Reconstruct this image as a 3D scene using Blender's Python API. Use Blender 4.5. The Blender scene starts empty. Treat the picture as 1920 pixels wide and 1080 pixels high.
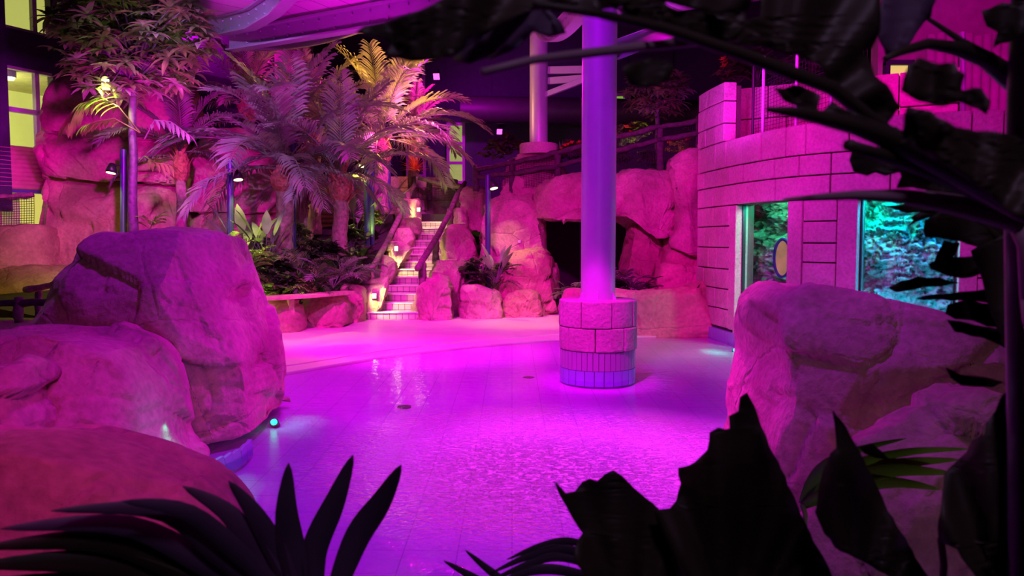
import bpy, bmesh, math, random
from mathutils import Vector, Matrix, Euler, noise as MN
SC = bpy.context.scene
COL = SC.collection
PI = math.pi
FPX = 1450.0
CAMZ = 1.6
TILT = math.atan(90/FPX)
# ---------------------------------------------------------------- camera
cam_d = bpy.data.cameras.new('camera'); cam = bpy.data.objects.new('camera', cam_d); COL.objects.link(cam)
cam.location = (0, 0, CAMZ); cam.rotation_euler = (PI/2 - TILT, 0, 0)
cam_d.sensor_width = 36.0; cam_d.lens = FPX/1920*36; cam_d.clip_start = .05; cam_d.clip_end = 200
cam_d.dof.use_dof = True; cam_d.dof.focus_distance = 11.0; cam_d.dof.aperture_fstop = 5.2
SC.camera = cam
SC.view_settings.view_transform = 'Standard'; SC.view_settings.look = 'None'
SC.view_settings.gamma = 1.0; SC.view_settings.use_curve_mapping = False; SC.view_settings.exposure = 0.0
SC.cycles.use_denoising = True
SC.cycles.max_bounces = 6; SC.cycles.transparent_max_bounces = 24; SC.cycles.sample_clamp_indirect = 4
world = bpy.data.worlds.new('night'); SC.world = world; world.use_nodes = True
world.node_tree.nodes['Background'].inputs[0].default_value = (.35, .0, .55, 1)
world.node_tree.nodes['Background'].inputs[1].default_value = .02

_u, _fw = Vector((0, math.sin(TILT), math.cos(TILT))), Vector((0, math.cos(TILT), -math.sin(TILT)))
def _ray(px, py): return _fw*FPX + Vector((1, 0, 0))*(px-960) + _u*(540-py)
def W(px, py, Y):
    d = _ray(px, py); return Vector((0, 0, CAMZ)) + d*(Y/d.y)
def G(px, py, z=0.0):
    d = _ray(px, py); return Vector((0, 0, CAMZ)) + d*((z-CAMZ)/d.z)
def V(*a): return Vector(a)

# ---------------------------------------------------------------- lights
def spot(name, loc, target, col, power, ang=60, blend=.6, size=.08):
    l = bpy.data.lights.new(name, 'SPOT'); l.color = col; l.energy = power
    l.spot_size = math.radians(ang); l.spot_blend = blend; l.shadow_soft_size = size
    o = bpy.data.objects.new(name, l); COL.objects.link(o); o.location = loc
    o.rotation_euler = (Vector(target)-Vector(loc)).to_track_quat('-Z', 'Y').to_euler(); return o
def pointl(name, loc, col, power, size=.05):
    l = bpy.data.lights.new(name, 'POINT'); l.color = col; l.energy = power; l.shadow_soft_size = size
    o = bpy.data.objects.new(name, l); COL.objects.link(o); o.location = loc; return o
def area(name, loc, target, col, power, sx, sy=None):
    l = bpy.data.lights.new(name, 'AREA'); l.color = col; l.energy = power; l.shape = 'RECTANGLE'
    l.size = sx; l.size_y = sy or sx
    o = bpy.data.objects.new(name, l); COL.objects.link(o); o.location = loc
    o.rotation_euler = (Vector(target)-Vector(loc)).to_track_quat('-Z', 'Y').to_euler(); return o
MAG = (1, .0, .62); VIO = (.28, .01, 1); GRN = (.75, 1, .08); WARM = (1, .62, .18); CYN = (.0, .9, .8)
# magenta flood on the pool, violet wash, floods along the hall
spot('pool_flood', (1.6, 7.6, 6.2), (.75, 6.0, 0), (1, .025, .75), 2300, 36, .9, .1)
spot('pool_wash', (-.6, 5.2, 7.2), (.2, 8.0, 0), (.46, .0, 1), 1150, 100, .7, .3)
spot('pool_far_flood', (-1.2, 8.2, 6.5), (-1.4, 9.8, 0), (1, .0, .8), 1300, 62, .8, .1)
spot('deck_flood', (-2.5, 8.6, 6.0), (-1.4, 12.9, 0), (1, .004, .86), 3000, 56, .7, .1)
spot('deck_warm_flood', (-4.6, 11.0, 3.4), (-3.9, 12.0, 0), (1, .6, .02), 110, 50, .9, .1)
spot('cave_warm_flood', (.3, 13.6, 3.2), (.35, 14.6, 0), (1, .6, .1), 170, 56, .9, .1)
spot('wall_flood', (2.0, 5.0, 5.6), (4.8, 10.6, 1.9), (1, .0, .78), 800, 62, .7, .1)
spot('wall_corner_flood', (1.6, 7.6, 5.4), (3.7, 12.4, 2.0), (1, .0, .70), 520, 44, .8, .1)
spot('arch_flood', (-.1, 9.9, 4.1), (1.9, 16.0, 1.8), (1, .0, .8), 1150, 60, .7, .1)
spot('planter_wall_flood', (1.9, 9.4, 4.0), (2.6, 12.8, .4), (1, .0, .5), 330, 60, .8, .1)
spot('stair_flood', (-2.6, 10.0, 4.3), (-1.2, 16.0, .9), (1, .0, .8), 1050, 44, .7, .1)
spot('tower_flood', (-4.6, 9.8, 3.3), (-7.8, 16.5, 3.0), (1, .0, .95), 1600, 60, .8, .1)
spot('boulder_flood', (1.0, 8.2, 2.4), (-2.1, 6.4, .4), (1, .0, 1), 520, 44, 1, .08)
spot('boulder_front_flood', (-1.2, 1.2, 4.8), (-3.2, 5.4, .6), (.8, .06, .5), 46, 75, .8, .2)
spot('near_boulder_flood', (-1.1, 2.4, 2.6), (-2.95, 4.2, .5), (1, .0, 1), 105, 42, .8, .2)
spot('near_red_flood', (-1.0, 0.4, 3.4), (-1.9, 2.8, .6), (1, .0, .55), 210, 60, .8, .2)
spot('right_boulder_flood', (-.2, 8.2, 1.6), (1.55, 4.9, .25), (1, .0, .8), 480, 26, 1, .08)
spot('right_top_flood', (3.6, 7.6, 4.6), (2.8, 5.0, .9), (1, .0, .7), 110, 50, .8, .1)
spot('right_front_flood', (2.2, .8, 4.2), (2.4, 4.4, .5), (.7, .17, .34), 44, 70, .8, .2)
spot('column_violet_flood', (-2.2, 4.0, 4.6), (1.1, 9.0, 2.2), (.30, .03, .7), 45, 40, .8, .1)
spot('column_side_flood', (4.2, 8.2, 4.2), (1.1, 9.0, 2.0), (.5, .0, 1), 80, 40, .8, .1)
spot('plinth_fill', (.2, 6.4, 4.4), (1.0, 9.0, .2), (1, .0, .9), 1200, 18, .6, .1)  # narrow spot added to turn the column foot bright magenta
spot('canopy_uplight_left', (-3.2, 10.0, 2.6), (-3.2, 12.5, 6.4), (.9, .0, .8), 520, 110, .7, .2)
spot('canopy_uplight_right', (2.6, 10.5, 2.8), (3.0, 12.5, 5.6), (.6, .02, .9), 420, 110, .7, .2)
spot('palm_warm_flood', (-1.5, 19.0, 6.2), (-3.6, 16.4, 4.4), (1, .45, .08), 1900, 75, .7, .1)
spot('palm_magenta_flood', (-1.0, 15.0, 5.6), (-2.6, 17.0, 3.6), (1, .05, .85), 1800, 60, .7, .1)
spot('palm_violet_flood', (-4.0, 9.0, 5.6), (-5.0, 14.5, 3.4), (.6, .24, 1), 1150, 56, .8, .1)
spot('tree_flood', (-3.6, 10.0, 4.0), (-6.3, 13.0, 4.8), (.75, .8, .35), 150, 36, .8, .1)
spot('terrace_flood', (3.5, 14.5, 6.0), (2.6, 18.5, 3.5), (1, .12, .5), 520, 70, .8, .1)
spot('back_column_warm', (-2.2, 17.0, 4.8), (.6, 17.6, 4.9), (1, .45, .2), 130, 60, .8, .1)
spot('upper_wall_flood', (4.5, 6.5, 6.5), (8.5, 14.5, 4.8), (1, .0, .68), 1300, 60, .7, .1)
spot('hall_left_flood', (-9.0, 13.0, 3.6), (-10.6, 15.8, 3.2), (1, .0, .8), 300, 70, .8, .1)
spot('hall_left_violet', (-6.0, 12.0, 6.5), (-11.5, 14.5, 5.0), (.35, .0, 1), 500, 80, .8, .2)
spot('hall_back_flood', (-1.5, 22.0, 6.0), (0.0, 26, 4.5), (.75, .0, .8), 330, 120, .9, .1)
spot('fore_leaf_fill', (.4, -1.2, 4.2), (.6, 1.6, 1.2), (.6, .36, .75), 110, 100, .8, .2)  # added behind the camera to lift the dark foreground leaves
spot('left_rock_warm', (-6.4, 11.6, 2.4), (-8.6, 14.2, .7), (1, .62, .06), 190, 80, .8, .1)
spot('tree_light_beam', W(200, 160, 12.55), W(196, 205, 12.8), (.95, 1, .2), 150, 110, .6, .05)
spot('boulder_foot_light', (-1.9, 4.7, .5), (-2.6, 5.6, .3), (.3, .3, 1), 5, 120, .9, .1)
spot('ledge_fill', (4.2, 9.0, 5.2), (4.9, 12.6, 3.6), (1, .0, .5), 240, 60, .8, .1)  # added because the wall floods leave the parapet dark
spot('terrace_violet', (2.0, 12.5, 4.3), (2.6, 17.5, 3.6), (.7, .08, .9), 90, 60, .8, .1)  # purple fill added for the dark terrace
spot('strap_leaf_fill', (1.35, 1.1, .55), (1.05, 2.0, 1.0), (.8, 1, .2), 2.2, 60, .8, .03)  # small spot added to brighten the strappy leaf
spot('trunk_violet', (-.6, 1.6, 1.9), (.74, 1.15, 1.3), (.8, .05, 1), 5, 30, .8, .03)
spot('planter_violet', (-2.4, 9.6, 3.2), (-4.0, 14.3, 1.2), (.8, .12, .8), 600, 34, .8, .1)

# ---------------------------------------------------------------- materials
def newmat(name):
    m = bpy.data.materials.new(name); m.use_nodes = True
    nt = m.node_tree; return m, nt, nt.nodes['Principled BSDF']
def N(nt, t, **kw):
    n = nt.nodes.new(t)
    for k, v in kw.items(): setattr(n, k, v)
    return n
def plain(name, col, rough=.6, metal=0, emit=None, es=0, var=.12, scale=6, bump=.0):
    m, nt, b = newmat(name)
    b.inputs['Roughness'].default_value = rough; b.inputs['Metallic'].default_value = metal
    tc = N(nt, 'ShaderNodeTexCoord'); nz = N(nt, 'ShaderNodeTexNoise'); nz.inputs['Scale'].default_value = scale; nz.inputs['Detail'].default_value = 5
    nt.links.new(tc.outputs['Object'], nz.inputs['Vector'])
    r = N(nt, 'ShaderNodeValToRGB')
    r.color_ramp.elements[0].position = .3; r.color_ramp.elements[1].position = .7
    r.color_ramp.elements[0].color = (*[c*(1-var) for c in col], 1); r.color_ramp.elements[1].color = (*[min(1, c*(1+var)) for c in col], 1)
    nt.links.new(nz.outputs['Fac'], r.inputs['Fac']); nt.links.new(r.outputs['Color'], b.inputs['Base Color'])
    if bump:
        bp = N(nt, 'ShaderNodeBump'); bp.inputs['Strength'].default_value = bump; bp.inputs['Distance'].default_value = .02
        nt.links.new(nz.outputs['Fac'], bp.inputs['Height']); nt.links.new(bp.outputs['Normal'], b.inputs['Normal'])
    if emit:
        b.inputs['Emission Color'].default_value = (*emit, 1); b.inputs['Emission Strength'].default_value = es
    return m
def emis(name, col, s):
    m, nt, b = newmat(name); b.inputs['Base Color'].default_value = (.02, .02, .02, 1)
    b.inputs['Emission Color'].default_value = (*col, 1); b.inputs['Emission Strength'].default_value = s; return m
def rockmat(name, base, dark, scale=1.0, crack=1.2):
    m, nt, b = newmat(name); b.inputs['Roughness'].default_value = .82; L = nt.links.new
    tc = N(nt, 'ShaderNodeTexCoord')
    n1 = N(nt, 'ShaderNodeTexNoise'); n1.inputs['Scale'].default_value = 1.3*scale; n1.inputs['Detail'].default_value = 8; n1.inputs['Roughness'].default_value = .62
    n2 = N(nt, 'ShaderNodeTexNoise'); n2.inputs['Scale'].default_value = 22*scale; n2.inputs['Detail'].default_value = 6
    mp = N(nt, 'ShaderNodeMapping'); mp.inputs['Rotation'].default_value = (.3, .5, .2); mp.inputs['Scale'].default_value = (1, 1, 1.6)
    wn = N(nt, 'ShaderNodeTexNoise'); wn.inputs['Scale'].default_value = 2.0*scale; wn.inputs['Detail'].default_value = 4
    mx = N(nt, 'ShaderNodeMix', data_type='VECTOR'); mx.inputs[0].default_value = .22
    L(tc.outputs['Object'], n1.inputs['Vector']); L(tc.outputs['Object'], n2.inputs['Vector']); L(tc.outputs['Object'], wn.inputs['Vector'])
    L(tc.outputs['Object'], mx.inputs[4]); L(wn.outputs['Color'], mx.inputs[5]); L(mx.outputs[1], mp.inputs['Vector'])
    vo = N(nt, 'ShaderNodeTexVoronoi', feature='DISTANCE_TO_EDGE'); vo.inputs['Scale'].default_value = crack*scale
    L(mp.outputs['Vector'], vo.inputs['Vector'])
    mr = N(nt, 'ShaderNodeMapRange'); mr.inputs['From Min'].default_value = 0; mr.inputs['From Max'].default_value = .025
    L(vo.outputs['Distance'], mr.inputs['Value'])
    r = N(nt, 'ShaderNodeValToRGB'); r.color_ramp.elements[0].position = .36; r.color_ramp.elements[1].position = .62
    r.color_ramp.elements[0].color = (*dark, 1); r.color_ramp.elements[1].color = (*base, 1)
    L(n1.outputs['Fac'], r.inputs['Fac'])
    # speckle
    r2 = N(nt, 'ShaderNodeMapRange'); r2.inputs['From Min'].default_value = .3; r2.inputs['From Max'].default_value = .7; r2.inputs['To Min'].default_value = .8; r2.inputs['To Max'].default_value = 1.1
    L(n2.outputs['Fac'], r2.inputs['Value'])
    mul = N(nt, 'ShaderNodeMix', data_type='RGBA', blend_type='MULTIPLY'); mul.inputs[0].default_value = 1
    L(r.outputs['Color'], mul.inputs[6]); L(r2.outputs['Result'], mul.inputs[7]); L(mul.outputs[2], b.inputs['Base Color'])
    b1 = N(nt, 'ShaderNodeBump'); b1.inputs['Strength'].default_value = .38; b1.inputs['Distance'].default_value = .03
    L(mr.outputs['Result'], b1.inputs['Height'])
    b2 = N(nt, 'ShaderNodeBump'); b2.inputs['Strength'].default_value = .8; b2.inputs['Distance'].default_value = .02
    L(n2.outputs['Fac'], b2.inputs['Height']); L(b1.outputs['Normal'], b2.inputs['Normal'])
    b3 = N(nt, 'ShaderNodeBump'); b3.inputs['Strength'].default_value = .4; b3.inputs['Distance'].default_value = .07
    L(n1.outputs['Fac'], b3.inputs['Height']); L(b2.outputs['Normal'], b3.inputs['Normal']); L(b3.outputs['Normal'], b.inputs['Normal'])
    return m
def leafmat(name, col, col2, rough=.42, scale=3, trans=.25):
    m, nt, b = newmat(name); L = nt.links.new
    b.inputs['Roughness'].default_value = rough
    tc = N(nt, 'ShaderNodeTexCoord'); nz = N(nt, 'ShaderNodeTexNoise'); nz.inputs['Scale'].default_value = scale
    L(tc.outputs['Object'], nz.inputs['Vector'])
    r = N(nt, 'ShaderNodeValToRGB'); r.color_ramp.elements[0].position = .35; r.color_ramp.elements[1].position = .65
    r.color_ramp.elements[0].color = (*col, 1); r.color_ramp.elements[1].color = (*col2, 1)
    L(nz.outputs['Fac'], r.inputs['Fac']); L(r.outputs['Color'], b.inputs['Base Color'])
    if trans:
        tr = N(nt, 'ShaderNodeBsdfTranslucent'); mx = N(nt, 'ShaderNodeMixShader'); mx.inputs[0].default_value = trans
        L(r.outputs['Color'], tr.inputs['Color']); out = nt.nodes['Material Output']
        L(b.outputs[0], mx.inputs[1]); L(tr.outputs[0], mx.inputs[2]); L(mx.outputs[0], out.inputs['Surface'])
    return m
def tilemat(name, col, col2, grout, bw, bh, rough=.3, mode='XZ', offset=0.0, mortar=.012, wet=None, bump=.3):
    m, nt, b = newmat(name); L = nt.links.new; b.inputs['Roughness'].default_value = rough
    tc = N(nt, 'ShaderNodeTexCoord'); sp = N(nt, 'ShaderNodeSeparateXYZ'); cb = N(nt, 'ShaderNodeCombineXYZ')
    if mode == 'UV': vec = tc.outputs['UV']
    else:
        L(tc.outputs['Object'], sp.inputs[0])
        L(sp.outputs['X'], cb.inputs[0]); L(sp.outputs[mode[1]], cb.inputs[1]); vec = cb.outputs[0]
    br = N(nt, 'ShaderNodeTexBrick'); br.offset = offset; br.inputs['Scale'].default_value = 1
    br.inputs['Brick Width'].default_value = bw; br.inputs['Row Height'].default_value = bh; br.inputs['Mortar Size'].default_value = mortar
    br.inputs['Mortar Smooth'].default_value = .1; br.inputs['Bias'].default_value = 0
    br.inputs['Color1'].default_value = (*col, 1); br.inputs['Color2'].default_value = (*col2, 1); br.inputs['Mortar'].default_value = (*grout, 1)
    L(vec, br.inputs['Vector']); L(br.outputs['Color'], b.inputs['Base Color'])
    bp = N(nt, 'ShaderNodeBump'); bp.inputs['Strength'].default_value = bump; bp.inputs['Distance'].default_value = .005; bp.invert = True
    L(br.outputs['Fac'], bp.inputs['Height']); L(bp.outputs['Normal'], b.inputs['Normal'])
    return m
M = {}
M['rock'] = rockmat('sandstone', (.62, .42, .33), (.36, .22, .17))
M['rock_red'] = rockmat('red_sandstone', (.60, .33, .26), (.36, .18, .15), .8)
M['rock_tan'] = rockmat('tan_sandstone', (.58, .43, .24), (.30, .19, .10))
M['stone'] = rockmat('cut_stone', (.68, .52, .44), (.52, .38, .32), 1.2, .3)
M['mortar'] = plain('dark_mortar', (.12, .07, .06), .9)
M['steel'] = plain('painted_steel', (.62, .62, .66), .38, .15, var=.04)
M['steel_dark'] = plain('grey_steel_beam', (.32, .31, .38), .45, .2, var=.05)
M['pole'] = plain('navy_pipe', (.05, .07, .16), .35, .2)
M['lamp'] = plain('black_lamp', (.02, .02, .02), .4)
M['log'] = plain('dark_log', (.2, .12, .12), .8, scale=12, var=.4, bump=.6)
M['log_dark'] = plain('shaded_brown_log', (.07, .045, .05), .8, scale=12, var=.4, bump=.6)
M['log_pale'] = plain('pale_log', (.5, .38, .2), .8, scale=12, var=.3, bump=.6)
M['net'] = plain('black_net', (.03, .02, .03), .9)
M['plank'] = plain('wooden_plank', (.62, .4, .28), .5, scale=9, var=.25, bump=.2)
M['trunk'] = plain('palm_trunk', (.34, .2, .17), .85, scale=14, var=.4, bump=.8)
M['fibre'] = plain('palm_fibre', (.42, .12, .1), .9, scale=20, var=.5, bump=.8)
M['bark'] = plain('dark_bark', (.09, .08, .09), .6, scale=14, var=.4, bump=.5)
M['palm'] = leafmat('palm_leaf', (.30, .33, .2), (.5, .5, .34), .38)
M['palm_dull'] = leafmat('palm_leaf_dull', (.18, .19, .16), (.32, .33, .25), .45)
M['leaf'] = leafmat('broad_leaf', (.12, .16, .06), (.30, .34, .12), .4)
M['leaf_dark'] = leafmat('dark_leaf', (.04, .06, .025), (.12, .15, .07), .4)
M['leaf_red'] = leafmat('red_leaf', (.6, .08, .03), (.75, .3, .05), .5)
M['leaf_green'] = leafmat('green_leaf', (.12, .22, .03), (.3, .42, .08), .4)
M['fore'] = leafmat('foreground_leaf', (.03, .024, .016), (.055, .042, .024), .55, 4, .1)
M['fore_violet_lit'] = leafmat('foreground_leaf_violet_lit', (.10, .06, .12), (.15, .09, .17), .5, 4, .1)  # paler copy of the foreground leaf, violet light put into its colour
M['forestem'] = plain('foreground_stem', (.3, .18, .24), .6)  # lit look of the stems put into a lighter purplish colour
M['flower'] = plain('orange_petal', (.9, .22, .06), .5)
M['slat'] = plain('painted_slat_logs', (.62, .3, .3), .6, scale=8)
M['plaster'] = plain('rough_plaster', (.55, .35, .4), .85, scale=5, bump=.4)
M['darkwall'] = plain('dark_cladding', (.05, .03, .09), .7)
M['blackwall'] = plain('black_cladding_cave_shade', (.045, .02, .045), .8)
M['duct'] = plain('black_duct', (.06, .03, .06), .5)
M['frame'] = plain('window_frame', (.45, .35, .5), .4)
M['blueframe'] = plain('blue_frame', (.08, .08, .3), .4)
M['cream'] = plain('cream_interior', (.8, .72, .42), .8)
M['green_lit'] = plain('green_lit_blind', (.3, .5, .12), .8, emit=(.35, .75, .08), es=.42)
M['yellow_lit'] = plain('yellow_lit_room', (.5, .5, .2), .8, emit=(.75, .66, .14), es=.8, scale=.8, var=.3)
M['lamp_on'] = emis('lamp_lens', (.9, 1, .35), 12)
M['lamp_soft'] = emis('lamp_lens_soft', (1, .95, .35), 4)
M['flood_on'] = emis('flood_lens', (1, .07, .75), 3.2)
M['foretrunk'] = plain('smooth_dark_trunk', (.16, .12, .18), .4, scale=10, var=.3)
M['uw_on'] = emis('underwater_lens', (.0, 1, .5), 6)
M['deck'] = plain('pale_deck', (.72, .62, .56), .45, scale=2, var=.07, bump=.05)
M['pooltile'] = tilemat('pool_tile', (.80, .80, .82), (.74, .76, .8), (.5, .5, .56), .3, .3, .35, 'XY', 0, .004, bump=.1)
M['bluetile'] = tilemat('blue_tile', (.012, .06, .42), (.02, .09, .5), (.3, .35, .6), .11, .2, .2, 'UV', 0, .005)
M['whitetile'] = tilemat('white_tile', (.74, .66, .7), (.68, .6, .65), (.4, .3, .4), .065, .3, .25, 'UV', 0, .003)
M['steptile'] = tilemat('step_tile', (.62, .52, .42), (.42, .3, .28), (.12, .08, .08), .125, .16, .4, 'XZ', 0, .006)
M['tread'] = plain('step_tread', (.75, .66, .55), .35, scale=6, var=.2)
M['canopy'] = tilemat('canopy_membrane', (.6, .42, .6), (.66, .48, .64), (.22, .1, .22), .55, 1.2, .6, 'UV', .5, .012)
M['soil'] = plain('soil', (.03, .025, .02), .95, scale=9, bump=.6)
M['glassdark'] = plain('porthole_rim', (.02, .05, .15), .4)
# pool water: thin fresnel surface
m, nt, b = newmat('pool_water'); nt.nodes.remove(b); L = nt.links.new
tr = N(nt, 'ShaderNodeBsdfTransparent'); gl = N(nt, 'ShaderNodeBsdfGlossy'); gl.inputs['Roughness'].default_value = .04
mx = N(nt, 'ShaderNodeMixShader'); fr = N(nt, 'ShaderNodeFresnel'); fr.inputs['IOR'].default_value = 1.33
tr.inputs['Color'].default_value = (.93, .95, 1, 1)
tc = N(nt, 'ShaderNodeTexCoord')
n1 = N(nt, 'ShaderNodeTexNoise'); n1.inputs['Scale'].default_value = 9; n1.inputs['Detail'].default_value = 3
n2 = N(nt, 'ShaderNodeTexNoise'); n2.inputs['Scale'].default_value = 26; n2.inputs['Detail'].default_value = 3
L(tc.outputs['Object'], n1.inputs['Vector']); L(tc.outputs['Object'], n2.inputs['Vector'])
# choppy area around the bubbling jets at (.3, 5.6)
vm = N(nt, 'ShaderNodeVectorMath', operation='DISTANCE'); vm.inputs[1].default_value = (.25, 5.6, 0); L(tc.outputs['Object'], vm.inputs[0])
mr = N(nt, 'ShaderNodeMapRange', interpolation_type='SMOOTHSTEP'); mr.inputs['From Min'].default_value = .3; mr.inputs['From Max'].default_value = 2.3
mr.inputs['To Min'].default_value = 1; mr.inputs['To Max'].default_value = .0; L(vm.outputs['Value'], mr.inputs['Value'])
b1 = N(nt, 'ShaderNodeBump'); b1.inputs['Strength'].default_value = .3; b1.inputs['Distance'].default_value = .02; L(n1.outputs['Fac'], b1.inputs['Height'])
b2 = N(nt, 'ShaderNodeBump'); b2.inputs['Distance'].default_value = .10; L(mr.outputs['Result'], b2.inputs['Strength']); L(n2.outputs['Fac'], b2.inputs['Height'])
L(b1.outputs['Normal'], b2.inputs['Normal']); L(b2.outputs['Normal'], gl.inputs['Normal']); L(b2.outputs['Normal'], fr.inputs['Normal'])
L(fr.outputs[0], mx.inputs[0]); L(tr.outputs[0], mx.inputs[1]); L(gl.outputs[0], mx.inputs[2])
df = N(nt, 'ShaderNodeBsdfDiffuse'); df.inputs['Color'].default_value = (.85, .87, .9, 1)  # pale flecks mixed into the chop, standing in for water glitter
mp = N(nt, 'ShaderNodeMapping'); mp.inputs['Scale'].default_value = (1, 1.3, 1); L(tc.outputs['Object'], mp.inputs['Vector'])
n3 = N(nt, 'ShaderNodeTexNoise'); n3.inputs['Scale'].default_value = 19; n3.inputs['Detail'].default_value = 4; n3.inputs['Distortion'].default_value = 1.2; L(mp.outputs['Vector'], n3.inputs['Vector'])
rm = N(nt, 'ShaderNodeMapRange'); rm.inputs['From Min'].default_value = .53; rm.inputs['From Max'].default_value = .60; rm.inputs['To Max'].default_value = .75; L(n3.outputs['Fac'], rm.inputs['Value'])
ml = N(nt, 'ShaderNodeMath', operation='MULTIPLY'); L(rm.outputs['Result'], ml.inputs[0]); L(mr.outputs['Result'], ml.inputs[1])
m2_ = N(nt, 'ShaderNodeMixShader'); L(ml.outputs[0], m2_.inputs[0]); L(mx.outputs[0], m2_.inputs[1]); L(df.outputs[0], m2_.inputs[2])
L(m2_.outputs[0], nt.nodes['Material Output'].inputs['Surface'])
M['water'] = m
m, nt, b = newmat('aquarium_glass'); nt.nodes.remove(b); L = nt.links.new
tr = N(nt, 'ShaderNodeBsdfTransparent'); tr.inputs['Color'].default_value = (.9, .98, 1, 1); gl = N(nt, 'ShaderNodeBsdfGlossy'); gl.inputs['Roughness'].default_value = .02
mx = N(nt, 'ShaderNodeMixShader'); mx.inputs[0].default_value = .06
L(tr.outputs[0], mx.inputs[1]); L(gl.outputs[0], mx.inputs[2]); L(mx.outputs[0], nt.nodes['Material Output'].inputs['Surface'])
M['glass'] = m
M['reef'] = rockmat('reef_rock', (.75, .78, .7), (.16, .2, .18), 4.5, 4)

# ---------------------------------------------------------------- mesh helpers
class MB:
    def __init__(s): s.v = []; s.f = []; s.mi = []; s.cur = 0; s.uv = None
    def add(s, vs, fs):
        o = len(s.v); s.v += [tuple(p) for p in vs]; s.f += [tuple(i+o for i in f) for f in fs]; s.mi += [s.cur]*len(fs)
    def box(s, c, d, rz=0, mat=None):
        hx, hy, hz = d[0]/2, d[1]/2, d[2]/2
        vs = [Vector((x, y, z)) for x in (-hx, hx) for y in (-hy, hy) for z in (-hz, hz)]
        R = mat or Matrix.Rotation(rz, 3, 'Z')
        s.add([R@p+Vector(c) for p in vs], [(0, 1, 3, 2), (4, 6, 7, 5), (0, 4, 5, 1), (2, 3, 7, 6), (0, 2, 6, 4), (1, 5, 7, 3)])
    def bar(s, a, b, w, h):
        a, b = Vector(a), Vector(b); d = b-a; q = d.to_track_quat('X', 'Z').to_matrix()
        s.box((a+b)/2, (d.length, w, h), mat=q)
    def tube(s, pts, rad, n=8, caps=True):
        pts = [Vector(p) for p in pts]
        rs = rad if isinstance(rad, (list, tuple)) else [rad]*len(pts)
        o = len(s.v); vs = []
        up = None
        for i, p in enumerate(pts):
            t = (pts[min(i+1, len(pts)-1)]-pts[max(i-1, 0)]).normalized()
            if up is None: up = Vector((0, 0, 1)) if abs(t.z) < .9 else Vector((1, 0, 0))
            x = t.cross(up).normalized(); y = x.cross(t).normalized(); up = y
            for k in range(n):
                a = 2*PI*k/n; vs.append(p+x*math.cos(a)*rs[i]+y*math.sin(a)*rs[i])
        fs = []
        for i in range(len(pts)-1):
            for k in range(n):
                k2 = (k+1) % n; fs.append((i*n+k, i*n+k2, (i+1)*n+k2, (i+1)*n+k))
        if caps: fs.append(tuple(range(n))[::-1]); fs.append(tuple((len(pts)-1)*n+k for k in range(n)))
        s.add(vs, fs)
    def build(s, name, mat, parent=None, loc=None, smooth=False, world=True):
        me = bpy.data.meshes.new(name)
        base = Vector(loc) if loc is not None else Vector((0, 0, 0))
        if parent is not None and world: base = parent_world(parent)
        me.from_pydata([tuple(Vector(p)-base) for p in s.v], [], s.f)
        for mm in (mat if isinstance(mat, (list, tuple)) else [mat]): me.materials.append(mm)
        if any(s.mi): me.polygons.foreach_set('material_index', s.mi)
        if smooth: me.polygons.foreach_set('use_smooth', [True]*len(me.polygons))
        me.update()
        o = bpy.data.objects.new(name, me); COL.objects.link(o)
        if parent is not None: o.parent = parent
        else: o.location = base
        return o
WORLDLOC = {}
def parent_world(o):
    p = Vector(o.location)
    while o.parent is not None: o = o.parent; p += Vector(o.location)
    return p
def smooth_by_angle(o, ang=40):
    me = o.data; me.polygons.foreach_set('use_smooth', [True]*len(me.polygons))
    bm = bmesh.new(); bm.from_mesh(me)
    for e in bm.edges:
        if len(e.link_faces) == 2 and e.calc_face_angle(0) > math.radians(ang): e.smooth = False
    bm.to_mesh(me); bm.free(); return o
def tag(o, label=None, cat=None, group=None, kind=None):
    if label: o['label'] = label
    if cat: o['category'] = cat
    if group: o['group'] = group
    if kind: o['kind'] = kind
    return o
def struct(o): o['kind'] = 'structure'; return o
def empty(name, loc, label, cat, group=None, rz=0):
    o = bpy.data.objects.new(name, None); COL.objects.link(o); o.location = loc; o.rotation_euler = (0, 0, rz); o.empty_display_size = .1
    return tag(o, label, cat, group)
def bevel(o, w=.01, seg=2):
    md = o.modifiers.new('bevel', 'BEVEL'); md.width = w; md.segments = seg; md.limit_method = 'ANGLE'; md.angle_limit = math.radians(35); return o

# rock from an outline: own distance Y, real thickness T
def catmull(pts, n):
    P = [Vector(p) for p in pts]; k = len(P); out = []
    per = [ (P[(i+1) % k]-P[i]).length for i in range(k)]; tot = sum(per); 
    for j in range(n):
        d = tot*j/n; i = 0
        while d > per[i] and i < k-1: d -= per[i]; i += 1
        t = d/max(per[i], 1e-6); p0, p1, p2, p3 = P[i-1], P[i], P[(i+1) % k], P[(i+2) % k]
        c = .5*((2*p1)+(p2-p0)*t+(2*p0-5*p1+4*p2-p3)*t*t+(3*p1-p0-3*p2+p3)*t*t*t)
        l = p1.lerp(p2, t); out.append(c*.5+l*.5)
    return out
def crackfn(p, sc, seed):
    q = Vector((p.x*sc, p.y*sc, p.z*sc*1.5))+Vector((seed*3.1, seed*1.7, seed*2.3))
    w_ = q*.9; q += Vector((MN.noise(w_), MN.noise(w_+Vector((31.4, 7.1, 2.2))), MN.noise(w_+Vector((5.3, 47.7, 19.9)))))*.35
    d, pp = MN.voronoi(q)
    e = d[1]-d[0]
    h = MN.cell(pp[0]*7.3+Vector((.5, .5, .5)))
    t = MN.random_unit_vector() if False else Vector((MN.cell(pp[0]*3.1), MN.cell(pp[0]*5.7+Vector((9, 0, 0))), MN.cell(pp[0]*4.3+Vector((0, 7, 0)))))
    tilt = (q-pp[0]).dot(t-Vector((.5, .5, .5)))
    return e, h, tilt
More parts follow.
